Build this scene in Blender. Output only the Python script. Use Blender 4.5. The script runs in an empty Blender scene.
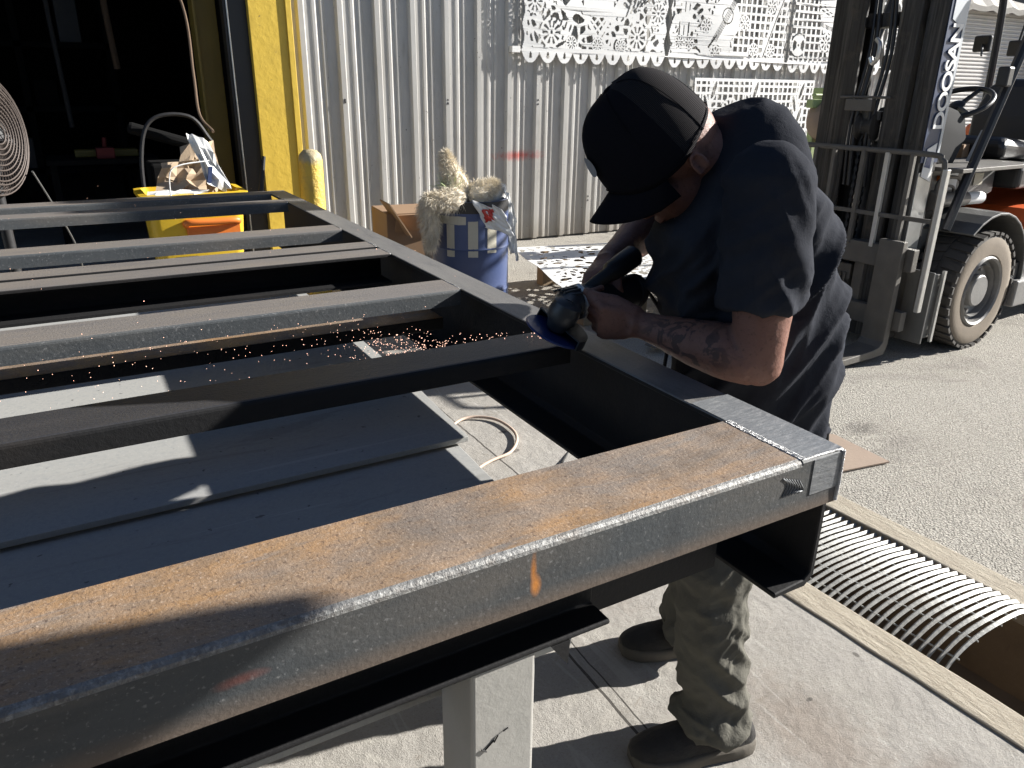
import bpy, math, random
import numpy as np
from mathutils import Vector, Matrix, noise
random.seed(7)
S = bpy.context.scene
COL = S.collection
R = math.radians

# ------------------------------------------------------------ camera, sky, sun
cam_d = bpy.data.cameras.new('camera'); cam = bpy.data.objects.new('camera', cam_d); COL.objects.link(cam)
PITCH, ROLL, YAW = R(21.36), R(0.80), R(30.02)
fw = Vector((math.sin(YAW)*math.cos(PITCH), math.cos(YAW)*math.cos(PITCH), -math.sin(PITCH)))
rt = Vector((math.cos(YAW), -math.sin(YAW), 0)); up = rt.cross(fw)
r2 = rt*math.cos(ROLL) + up*math.sin(ROLL); u2 = up*math.cos(ROLL) - rt*math.sin(ROLL)
M3 = Matrix((r2, u2, -fw)).transposed()
cam.matrix_world = Matrix.Translation((0, 0, 1.4)) @ M3.to_4x4()
cam_d.sensor_width = 36; cam_d.lens = 36*761.1/1024; cam_d.clip_end = 400; cam_d.clip_start = 0.02
S.camera = cam

SUN = Vector((0.889, -0.205, 0.408)).normalized()
W = bpy.data.worlds.new('World'); S.world = W; W.use_nodes = True
nt = W.node_tree; sky = nt.nodes.new('ShaderNodeTexSky'); sky.sky_type = 'NISHITA'; sky.sun_disc = False; sky.air_density = .65; sky.dust_density = .4
sky.sun_elevation = math.asin(SUN.z); sky.sun_rotation = math.atan2(SUN.x, SUN.y)
nt.links.new(sky.outputs[0], nt.nodes['Background'].inputs[0]); nt.nodes['Background'].inputs[1].default_value = 0.05
sd = bpy.data.lights.new('sun', 'SUN'); sd.energy = 5.0; sd.angle = R(0.6); sd.color = (1, 0.965, 0.91)
sun = bpy.data.objects.new('sun', sd); COL.objects.link(sun)
sun.rotation_euler = SUN.to_track_quat('Z', 'Y').to_euler(); sun.location = (8, -2, 6)
S.view_settings.view_transform = 'Standard'; S.view_settings.look = 'None'
S.view_settings.exposure = 1.25; S.view_settings.gamma = 1; S.view_settings.use_curve_mapping = False
S.cycles.max_bounces = 6; S.cycles.diffuse_bounces = 3; S.cycles.glossy_bounces = 3; S.cycles.caustics_reflective = False

# ------------------------------------------------------------ materials
def V(c): return (c[0], c[1], c[2], 1)
class MT:
    """node material built from noise layers laid out in world space"""
    def __init__(s, name, col, rough=.6, metal=0., spec=.5):
        s.m = bpy.data.materials.new(name); s.m.use_nodes = True
        s.t = s.m.node_tree; s.b = s.t.nodes['Principled BSDF']
        s.b.inputs['Roughness'].default_value = rough; s.b.inputs['Metallic'].default_value = metal
        s.b.inputs['Specular IOR Level'].default_value = spec
        s.b.inputs['Base Color'].default_value = V(col); s.m.diffuse_color = V(col)
        rgb = s.t.nodes.new('ShaderNodeRGB'); rgb.outputs[0].default_value = V(col); s.c = rgb.outputs[0]
        s.tc = s.t.nodes.new('ShaderNodeNewGeometry').outputs['Position']; s.h = None
        s.t.links.new(s.c, s.b.inputs['Base Color'])
    def n(s, kind, **k):
        nd = s.t.nodes.new(kind)
        for a, v in k.items(): setattr(nd, a, v)
        return nd
    def L(s, a, b): s.t.links.new(a, b)
    def math(s, op, a, b=None, clamp=False):
        nd = s.n('ShaderNodeMath', operation=op); nd.use_clamp = clamp
        for i, v in enumerate((a, b)):
            if v is None: continue
            if isinstance(v, (int, float)): nd.inputs[i].default_value = v
            else: s.L(v, nd.inputs[i])
        return nd.outputs[0]
    def co(s, scale=(1, 1, 1), rot=(0, 0, 0), loc=(0, 0, 0)):
        mp = s.n('ShaderNodeMapping'); mp.inputs['Scale'].default_value = scale; mp.inputs['Rotation'].default_value = rot
        mp.inputs['Location'].default_value = loc
        s.L(s.tc, mp.inputs[0]); return mp.outputs[0]
    def noise(s, scale=5, detail=6, rough=.6, stretch=(1, 1, 1), dist=0., lo=.4, hi=.6, loc=(0, 0, 0)):
        nz = s.n('ShaderNodeTexNoise'); nz.inputs['Scale'].default_value = scale; nz.inputs['Detail'].default_value = detail
        nz.inputs['Roughness'].default_value = rough; nz.inputs['Distortion'].default_value = dist
        s.L(s.co(stretch, loc=loc), nz.inputs['Vector'])
        return s.ramp(nz.outputs[0], lo, hi)
    def vor(s, scale=10, feature='F1', lo=0., hi=1., stretch=(1, 1, 1)):
        nz = s.n('ShaderNodeTexVoronoi', feature=feature); nz.inputs['Scale'].default_value = scale
        s.L(s.co(stretch), nz.inputs['Vector']); return s.ramp(nz.outputs['Distance'], lo, hi)
    def ramp(s, f, lo, hi):
        mr = s.n('ShaderNodeMapRange'); mr.inputs[1].default_value = lo; mr.inputs[2].default_value = hi
        s.L(f, mr.inputs[0]); return mr.outputs[0]
    def mix(s, fac, col, amt=1.):
        mx = s.n('ShaderNodeMix', data_type='RGBA')
        f = s.math('MULTIPLY', fac, amt, True) if not isinstance(fac, (int, float)) else fac
        if isinstance(f, (int, float)): mx.inputs[0].default_value = f
        else: s.L(f, mx.inputs[0])
        s.L(s.c, mx.inputs[6]); mx.inputs[7].default_value = V(col)
        s.c = mx.outputs[2]; s.L(s.c, s.b.inputs['Base Color']); return s
    def bump(s, f, strength=.3, dist=.01):
        b = s.n('ShaderNodeBump'); b.inputs['Strength'].default_value = strength; b.inputs['Distance'].default_value = dist
        s.L(f, b.inputs['Height'])
        if s.h is not None: s.L(s.h, b.inputs['Normal'])
        s.h = b.outputs[0]; s.L(s.h, s.b.inputs['Normal']); return s
    def rough(s, f, a, b):
        mr = s.n('ShaderNodeMapRange'); mr.inputs[3].default_value = a; mr.inputs[4].default_value = b
        s.L(f, mr.inputs[0]); s.L(mr.outputs[0], s.b.inputs['Roughness']); return s
    def line(s, p, q, w):
        """mask of a straight line from p to q in xy, half width w, slightly wobbly"""
        sp = s.n('ShaderNodeSeparateXYZ'); s.L(s.tc, sp.inputs[0])
        dx, dy = q[0]-p[0], q[1]-p[1]; l = math.hypot(dx, dy); nx, ny = -dy/l, dx/l
        a = s.math('MULTIPLY', s.math('SUBTRACT', sp.outputs[0], p[0]), nx); b = s.math('MULTIPLY', s.math('SUBTRACT', sp.outputs[1], p[1]), ny)
        d = s.math('ADD', a, b)
        nz = s.n('ShaderNodeTexNoise'); nz.inputs['Scale'].default_value = 9; s.L(s.tc, nz.inputs['Vector'])
        d = s.math('ADD', d, s.math('MULTIPLY', s.math('SUBTRACT', nz.outputs[0], .5), .012))
        d = s.math('ABSOLUTE', d)
        m = s.math('LESS_THAN', d, w)
        t = s.math('ADD', s.math('MULTIPLY', s.math('SUBTRACT', sp.outputs[0], p[0]), dx/l), s.math('MULTIPLY', s.math('SUBTRACT', sp.outputs[1], p[1]), dy/l))
        return s.math('MULTIPLY', m, s.math('MULTIPLY', s.math('GREATER_THAN', t, 0.), s.math('LESS_THAN', t, l)))
    def spot(s, c, r, soft=.5):
        """mask round point c (x, y, z; radii r per axis)"""
        mp = s.n('ShaderNodeMapping'); mp.inputs['Scale'].default_value = tuple(1/k for k in r)
        mp.inputs['Location'].default_value = tuple(-a/k for a, k in zip(c, r)); s.L(s.tc, mp.inputs[0])
        ln = s.n('ShaderNodeVectorMath', operation='LENGTH'); s.L(mp.outputs[0], ln.inputs[0])
        nz = s.n('ShaderNodeTexNoise'); nz.inputs['Scale'].default_value = 30; s.L(s.tc, nz.inputs['Vector'])
        d = s.math('ADD', ln.outputs['Value'], s.math('MULTIPLY', s.math('SUBTRACT', nz.outputs[0], .5), 1.2*soft))
        return s.ramp(d, 1.0, 1.0-soft)

def simple(name, col, rough=.6, metal=0., var=.35, scale=8, dark=.5, bump=.15, spec=.5, fine=60):
    t = MT(name, col, rough, metal, spec)
    t.mix(t.noise(scale, 8, .65, lo=.35, hi=.7), tuple(c*dark for c in col), var)
    t.mix(t.noise(scale*4, 6, .7, lo=.5, hi=.75), tuple(min(1, c*1.35) for c in col), var*.6)
    if bump: t.bump(t.noise(fine, 5, .7, lo=.2, hi=.8), bump, .004)
    return t.m
MAT = {}
# concrete slab beside and under the frame
t = MT('concrete', (.37, .35, .32), .9)
t.mix(t.noise(1.6, 8, .65, lo=.35, hi=.68), (.26, .24, .21), .65)
t.mix(t.noise(7, 8, .7, lo=.45, hi=.7), (.42, .395, .35), .6)
t.mix(t.noise(180, 3, .6, lo=.52, hi=.72), (.2, .18, .155), .55)
t.mix(t.noise(90, 3, .6, lo=.6, hi=.7), (.5, .48, .44), .5)
t.mix(t.spot((1.3, .82, 0), (.16, .3, .2), .8), (.22, .175, .14), .6); t.mix(t.spot((1.45, .62, 0), (.10, .05, .2), .8), (.2, .16, .13), .55); t.mix(t.spot((1.2, 1.5, 0), (.12, .2, .2), .8), (.24, .2, .17), .4); t.mix(t.noise(14, 3, .5, stretch=(1, .12, 1), dist=2, lo=.62, hi=.66), (.5, .48, .44), .35)
for a, b, w in (((.955, 1.62), (.925, .3), .004), ((.985, 1.55), (.95, .3), .0022), ((1.335, 6), (1.335, 2.0), .004), ((-3, 1.9), (3, 1.75), .003)):
    ln = t.line(a, b, w); t.mix(ln, (.04, .035, .03), .9); t.bump(t.math('SUBTRACT', 1., ln), .5, .004)
for c, r in (((1.42, 2.44, 0), (.035, .02, .1)), ((1.47, 2.62, 0), (.022, .014, .1)), ((1.62, .95, 0), (.008, .012, .1)), ((1.7, .86, 0), (.01, .02, .1)), ((1.38, .9, 0), (.012, .006, .1))):
    t.mix(t.spot(c, r, .3), (.1, .09, .08), .8)
t.bump(t.noise(260, 4, .7, lo=.2, hi=.8), .45, .004); t.bump(t.noise(22, 6, .6, lo=.2, hi=.8), .35, .01)
t.mix(t.noise(3.5, 8, .75, dist=1.2, lo=.56, hi=.66, loc=(2, 5, 0)), (.45, .43, .38), .45)
t.mix(t.noise(5, 8, .75, dist=2, lo=.6, hi=.68, loc=(8, 1, 0)), (.22, .19, .15), .5)
MAT['concrete'] = t.m
# coarse worn asphalt, aggregate showing
t = MT('asphalt', (.42, .395, .345), .95)
t.mix(t.vor(130, lo=.55, hi=.2), (.58, .54, .47), .85)
t.mix(t.noise(150, 3, .6, lo=.52, hi=.62), (.16, .15, .13), .8)
t.mix(t.noise(1.2, 6, .6, lo=.4, hi=.7), (.36, .33, .28), .55); t.mix(t.noise(.9, 6, .7, dist=1, lo=.54, hi=.64), (.22, .2, .175), .55); t.mix(t.spot((2.9, 1.9, 0), (.12, .08, .2), .8), (.1, .09, .08), .6); t.mix(t.spot((3.3, 1.2, 0), (.07, .1, .2), .8), (.1, .09, .08), .5)
t.mix(t.noise(60, 2, .6, lo=.62, hi=.7), (.52, .5, .45), .7)
t.bump(t.vor(125, lo=.6, hi=.0), .9, .007); t.bump(t.noise(170, 4, .7, lo=.2, hi=.8), .6, .005)
t.mix(t.noise(110, 2, .6, lo=.6, hi=.66, loc=(4, 4, 4)), (.07, .065, .06), .8)
MAT['asphalt'] = t.m
t = MT('curb', (.42, .37, .29), .9)
t.mix(t.noise(30, 6, .7, stretch=(1, .15, 1), lo=.4, hi=.65), (.24, .2, .15), .6)
t.mix(t.noise(200, 4, .7, lo=.5, hi=.7), (.52, .48, .4), .5)
t.bump(t.noise(55, 8, .75, stretch=(1, .3, 1), lo=.2, hi=.8), .7, .008)
MAT['curb'] = t.m
MAT['pit'] = simple('trench wall', (.2, .15, .1), .9, 0, .6, 6, .4, .4)
# rusty top of the near cross beam
def steel_top(name, rust):
    t = MT(name, (.29, .215, .155) if rust else (.2, .185, .175), .55, .25)
    if rust:
        t.mix(t.noise(6, 8, .7, stretch=(.5, 1.4, 1), dist=.6, lo=.42, hi=.58), (.40, .235, .11), .8)
        t.mix(t.noise(2.6, 7, .7, stretch=(.6, 1.6, 1), dist=.5, lo=.5, hi=.62, loc=(9, 4, 0)), (.2, .18, .165), .75)
        t.mix(t.noise(9, 8, .7, stretch=(.35, 1.5, 1), dist=1.0, lo=.54, hi=.68, loc=(3, 1, 0)), (.22, .21, .2), .9)
        t.mix(t.noise(14, 6, .7, lo=.52, hi=.66, loc=(7, 2, 0)), (.38, .28, .2), .6)
        t.mix(t.noise(150, 3, .6, lo=.56, hi=.68), (.12, .08, .06), .75)
        t.mix(t.noise(240, 3, .6, lo=.58, hi=.7, loc=(5, 1, 1)), (.62, .5, .4), .55)
        t.rough(t.noise(12, 5, .6), .45, .75)
    else:
        t.mix(t.noise(4, 8, .7, stretch=(.5, 1.5, 1), lo=.4, hi=.65), (.25, .215, .18), .7)
        t.mix(t.noise(12, 7, .7, stretch=(.3, 2, 1), lo=.5, hi=.7), (.12, .12, .13), .6)
        t.mix(t.noise(170, 3, .6, lo=.55, hi=.7), (.32, .28, .25), .5)
    t.bump(t.noise(190, 4, .7, lo=.3, hi=.8), .3, .003)
    return t.m
MAT['rust_top'] = steel_top('rusted steel', True)
t = MT('shaded dark steel', (.05, .05, .055), .45, .3)  # dark steel, with the worker's shade put into the colour too
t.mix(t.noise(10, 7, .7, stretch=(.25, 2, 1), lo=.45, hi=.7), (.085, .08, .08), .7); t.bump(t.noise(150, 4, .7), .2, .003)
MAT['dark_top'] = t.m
MAT['beam_top'] = steel_top('weathered steel', False)
t = MT('mill scale', (.080, .088, .094), .6, .1, .3)
t.mix(t.noise(7, 8, .7, stretch=(.3, 1, 1.6), lo=.45, hi=.7), (.125, .125, .12), .7)
t.mix(t.noise(3, 6, .6, stretch=(.4, 1, 1), lo=.5, hi=.75), (.2, .165, .13), .6)
t.mix(t.noise(18, 6, .7, stretch=(.3, 1, 1), lo=.52, hi=.7, loc=(5, 5, 5)), (.05, .058, .065), .6)
t.mix(t.noise(160, 3, .6, lo=.6, hi=.72), (.32, .32, .32), .5)
sp_ = t.n('ShaderNodeSeparateXYZ'); t.L(t.tc, sp_.inputs[0])
t.mix(t.ramp(sp_.outputs[2], .838, .815), (.2, .145, .105), .6)
t.mix(t.spot((.405, .643, .868), (.006, .05, .03), .8), (.5, .2, .05), .95)
t.mix(t.spot((.408, .643, .845), (.009, .05, .022), .8), (.62, .25, .06), .95)
t.mix(t.spot((.068, .643, .853), (.032, .05, .008), .8), (.26, .09, .07), .6)
t.mix(t.spot((.62, .643, .85), (.02, .05, .05), .9), (.06, .065, .07), .6)
t.bump(t.noise(120, 5, .7, lo=.2, hi=.8), .2, .003)
MAT['scale'] = t.m
t = MT('shaded black steel', (.018, .018, .019), .65, .1, .25)  # black stands for shade inside the channels and under the frame
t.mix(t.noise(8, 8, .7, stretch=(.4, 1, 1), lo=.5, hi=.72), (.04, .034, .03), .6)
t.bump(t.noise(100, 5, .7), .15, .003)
MAT['shaded_black'] = t.m
t = MT('bare steel', (.24, .25, .26), .5, .35)
t.mix(t.noise(14, 6, .7, stretch=(1, .25, 1), lo=.4, hi=.7), (.17, .18, .195), .8)
t.mix(t.noise(120, 4, .7, stretch=(.3, 1, 1), lo=.5, hi=.7), (.4, .4, .4), .6)
t.bump(t.noise(160, 4, .7, stretch=(.25, 1, 1)), .25, .002)
MAT['bare'] = t.m
t = MT('worn edge', (.23, .23, .225), .55, .3)
t.mix(t.noise(45, 6, .75, stretch=(.5, 1, 1), lo=.42, hi=.6), (.17, .155, .14), .85); t.mix(t.noise(140, 3, .6, lo=.5, hi=.65), (.42, .42, .4), .6); t.bump(t.noise(150, 4, .7), .4, .002)
MAT['edge'] = t.m
t = MT('weld', (.5, .5, .5), .42, .7)
t.mix(t.noise(60, 5, .7, lo=.5, hi=.7), (.35, .35, .36), .8); t.bump(t.noise(90, 5, .7), .8, .004)
MAT['weld'] = t.m
t = MT('rail top', (.2, .195, .19), .5, .4)
t.mix(t.noise(5, 8, .7, stretch=(2, .4, 1), lo=.42, hi=.62), (.27, .26, .245), .8)
t.mix(t.noise(16, 7, .7, stretch=(2, .4, 1), lo=.52, hi=.7), (.1, .1, .11), .6)
t.mix(t.noise(170, 3, .6, lo=.55, hi=.7), (.33, .31, .29), .5)
t.bump(t.noise(170, 4, .7), .2, .002)
MAT['rail_top'] = t.m
t = MT('pale plate steel', (.38, .38, .365), .6, .05, .3)
t.mix(t.noise(90, 4, .7, lo=.48, hi=.66), (.31, .32, .32), .7)
t.mix(t.noise(260, 2, .6, lo=.6, hi=.7), (.5, .5, .48), .6)
t.mix(t.noise(2.5, 6, .6, stretch=(.4, 1, 1), lo=.5, hi=.75), (.28, .28, .29), .5)
t.mix(t.noise(40, 2, .5, lo=.70, hi=.74), (.08, .08, .08), .8)
t.mix(t.noise(5, 7, .75, stretch=(.2, 1.5, 1), dist=.8, lo=.55, hi=.62, loc=(2, 7, 0)), (.24, .235, .225), .5); t.mix(t.noise(30, 3, .5, stretch=(.04, 1.5, 1), lo=.66, hi=.68), (.55, .55, .53), .35)
MAT['plate'] = t.m
# corrugated cladding
t = MT('painted cladding', (.5, .49, .465), .45, .15)
t.mix(t.noise(2.2, 8, .7, stretch=(1.5, 1, .35), lo=.42, hi=.7), (.36, .345, .315), .7)
t.mix(t.noise(20, 6, .7, stretch=(1, 1, .2), lo=.55, hi=.72), (.3, .28, .25), .45)
t.mix(t.noise(35, 2, .5, lo=.73, hi=.77), (.08, .07, .06), .8)
t.mix(t.spot((3.72, 6.4, .8), (.3, .5, .055), .9), (.55, .07, .05), .75)
zz = t.n('ShaderNodeSeparateXYZ'); t.L(t.tc, zz.inputs[0]); t.mix(t.ramp(zz.outputs[2], .25, 0.), (.26, .22, .17), .6)
MAT['cladding'] = t.m
t = MT('yellow paint', (.68, .47, .06), .5)
t.mix(t.noise(3, 7, .7, lo=.5, hi=.75), (.5, .34, .05), .5)
t.mix(t.noise(30, 5, .6, stretch=(.4, 1, 1), lo=.7, hi=.74), (.06, .05, .03), .85)
t.mix(t.noise(12, 6, .7, lo=.66, hi=.75), (.35, .22, .08), .6); t.bump(t.noise(15, 4, .6), .15, .006)
MAT['yellow'] = t.m
t = MT('bollard yellow', (.7, .48, .07), .55)
t.mix(t.noise(12, 6, .7, lo=.5, hi=.7), (.42, .3, .1), .6)
z3 = t.n('ShaderNodeSeparateXYZ'); t.L(t.tc, z3.inputs[0])
t.mix(t.ramp(t.math('ADD', z3.outputs[2], t.math('MULTIPLY', t.noise(14, 4, .6, lo=.3, hi=.7), .08)), .93, .99), (.42, .36, .24), .9)
t.bump(t.noise(40, 5, .6), .4, .008)
MAT['bollard'] = t.m
MAT['paper'] = simple('white cut sheet', (.82, .82, .8), .55, 0, .12, 5, .8, .05)
MAT['barrel'] = simple('blue plastic', (.055, .08, .18), .4, 0, .35, 6, .6, .1)
MAT['tape'] = simple('pale tape', (.5, .47, .38), .6, 0, .3, 25, .7, .2)
MAT['cardboard'] = simple('cardboard', (.30, .19, .11), .85, 0, .35, 5, .65, .1)
MAT['straw'] = simple('cream fibre', (.80, .72, .58), .8, 0, .3, 20, .75, 0)
MAT['bag'] = simple('white plastic film', (.72, .72, .7), .35, 0, .2, 12, .7, .2)
MAT['canvas'] = simple('tan canvas', (.42, .32, .22), .9, 0, .4, 8, .6, .3)
MAT['tub'] = simple('yellow plastic', (.72, .47, .03), .4, 0, .2, 6, .8, .1)
MAT['orange'] = simple('orange plastic', (.75, .2, .03), .45, 0, .2, 6, .8, .1)
MAT['dark'] = simple('dark metal', (.035, .035, .036), .5, .3, .5, 10, .5, .15)
MAT['olive'] = simple('shaded yellow paint', (.2, .14, .025), .6, 0, .4, 5, .6, .1)  # yellow darkened to stand for shade inside the door opening
MAT['unlit'] = simple('shaded metal', (.008, .008, .008), .9, 0, .4, 5, .6, .1, .1)  # near-black colour stands for the dim shed interior
MAT['wire'] = simple('dusty brown wire', (.10, .08, .07), .6, .3, .4, 9, .6, 0)
MAT['cowl'] = simple('shaded dash plastic', (.05, .05, .05), .95, 0, .4, 9, .6, .1, .1)  # plastic darkened to stand for shade from the overhead guard
MAT['baffle'] = simple('dark container paint', (.035, .04, .045), .8, 0, .4, 3, .6, .1, .2)
MAT['black'] = simple('black plastic', (.018, .018, .02), .45, 0, .3, 10, .6, .1)
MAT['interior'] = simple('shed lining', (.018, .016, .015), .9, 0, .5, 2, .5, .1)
MAT['galv'] = simple('galvanised post', (.44, .43, .4), .55, .2, .4, 7, .75, .15)
MAT['grate'] = simple('galvanised grate', (.36, .36, .34), .55, .25, .55, 25, .6, .3)
MAT['rubber'] = simple('dusty rubber', (.085, .078, .07), .85, 0, .5, 12, .6, .3)
MAT['tyre_side'] = simple('dusty tyre wall', (.23, .19, .145), .9, 0, .5, 9, .7, .2)
MAT['rim'] = simple('grey rim paint', (.25, .245, .235), .5, .1, .5, 10, .5, .2)
t = MT('greased mast steel', (.045, .043, .041), .5, .4)
t.mix(t.noise(28, 5, .7, stretch=(1, 1, .03), lo=.5, hi=.66), (.15, .14, .125), .7); t.mix(t.noise(45, 4, .7, stretch=(1, 1, .05), lo=.5, hi=.62, loc=(3, 3, 0)), (.02, .018, .016), .8)
t.mix(t.noise(9, 6, .7, lo=.55, hi=.7), (.11, .09, .07), .5); t.bump(t.noise(60, 5, .7), .2, .003)
MAT['mast'] = t.m
MAT['gear'] = simple('dark cast alloy', (.07, .075, .08), .4, .5, .4, 30, .6, .2)
MAT['rope'] = simple('dirty rope', (.12, .08, .05), .9)
MAT['fl_grey'] = simple('forklift grey paint', (.13, .13, .125), .5, .1, .5, 7, .55, .15)
MAT['fl_dirty'] = simple('scuffed grey steel', (.15, .14, .125), .6, .3, .6, 9, .5, .3)
MAT['fl_orange'] = simple('orange paint', (.72, .13, .03), .4, 0, .3, 8, .7, .05)
MAT['silver'] = simple('silver decal', (.5, .53, .56), .4, .1, .3, 6, .8, 0)
MAT['navy'] = simple('navy decal', (.02, .04, .1), .4, 0, .3, 6, .7, 0)
MAT['white'] = simple('white lettering', (.8, .8, .78), .5, 0, .15, 12, .8, 0)
MAT['chrome'] = simple('scuffed chrome', (.6, .6, .58), .3, .7, .4, 20, .6, .2)
MAT['seat'] = simple('black vinyl', (.03, .03, .032), .35, 0, .2, 10, .7, .1)
MAT['green'] = simple('pale green paint', (.4, .5, .22), .6, 0, .4, 14, .7, .1)
MAT['shutter'] = simple('white shutter slat', (.62, .6, .58), .5, .1, .3, 4, .75, .05)
MAT['hose'] = simple('beige hose', (.55, .42, .33), .6, 0, .2, 10, .8, .05)
MAT['rustplate'] = simple('rusted sheet', (.34, .26, .2), .8, .1, .4, 5, .7, .2)
MAT['wood'] = simple('timber block', (.3, .22, .14), .85, 0, .5, 12, .6, .3)
MAT['red'] = simple('red plastic', (.5, .03, .02), .45)
MAT['shaded_red'] = simple('shaded red tool', (.12, .01, .008), .7)  # red darkened in colour to suit the dim doorway
# person
t = MT('skin', (.24, .125, .095), .5, 0, .3); t.b.inputs['Subsurface Weight'].default_value = .08; t.b.inputs['Subsurface Radius'].default_value = (.02, .008, .004)
t.mix(t.noise(22, 6, .7, lo=.45, hi=.7), (.19, .085, .06), .5); t.mix(t.noise(140, 3, .6, lo=.58, hi=.7), (.08, .04, .03), .5)
tat = t.noise(26, 4, .55, dist=1.6, lo=.5, hi=.56)
arm = t.spot((1.03, 1.03, .95), (.15, .14, .07), .3)
t.mix(t.math('MULTIPLY', tat, arm), (.045, .035, .035), .75)
t.bump(t.noise(160, 4, .7), .25, .002)
MAT['skin'] = t.m
t = MT('navy cotton', (.028, .030, .037), .95, 0, .04); t.mix(t.noise(5, 6, .6, lo=.4, hi=.7), (.048, .052, .063), .7)
t.b.inputs['Sheen Weight'].default_value = .0; t.b.inputs['Sheen Roughness'].default_value = .5
t.bump(t.noise(420, 3, .6), .25, .001); t.bump(t.noise(30, 3, .5), .12, .006)
MAT['shirt'] = t.m
t = MT('khaki cotton', (.125, .12, .102), .95, 0, .1); t.mix(t.noise(6, 7, .65, lo=.4, hi=.7), (.085, .082, .07), .7)
t.bump(t.noise(300, 3, .6), .3, .001); t.bump(t.noise(22, 4, .55, dist=.6), .25, .008)
MAT['trousers'] = t.m
t = MT('cap twill', (.010, .010, .013), .9, 0, .06); t.bump(t.noise(500, 2, .5), .2, .001)
MAT['cap'] = t.m
t = MT('cap mesh', (.012, .012, .014), .9, 0, .06)
wv = t.n('ShaderNodeTexWave'); wv.inputs['Scale'].default_value = 130; wv.bands_direction = 'Z'; t.L(t.co((1, 1, 1), (0.9, .5, .3)), wv.inputs['Vector'])
t.mix(t.ramp(wv.outputs[1], .4, .9), (.06, .055, .055), .8); t.bump(wv.outputs[1], .6, .002)
MAT['capmesh'] = t.m
MAT['shoe'] = simple('dark knitted shoe', (.035, .032, .03), .9, 0, .5, 40, .5, .5, fine=220)
MAT['sole'] = simple('dusty shoe sole', (.12, .105, .085), .85, 0, .4, 20, .6, .3)
MAT['patch'] = simple('grey patch', (.3, .32, .35), .7, 0, .4, 40, .5, .2)
MAT['disc'] = simple('blue disc', (.02, .035, .14), .35, 0, .3, 20, .6, .1)
e = bpy.data.materials.new('glowing spark'); e.use_nodes = True
b = e.node_tree.nodes['Principled BSDF']; b.inputs['Base Color'].default_value = (1, .5, .3, 1)
b.inputs['Emission Color'].default_value = (1, .60, .45, 1); b.inputs['Emission Strength'].default_value = 1.2; MAT['spark'] = e

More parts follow.
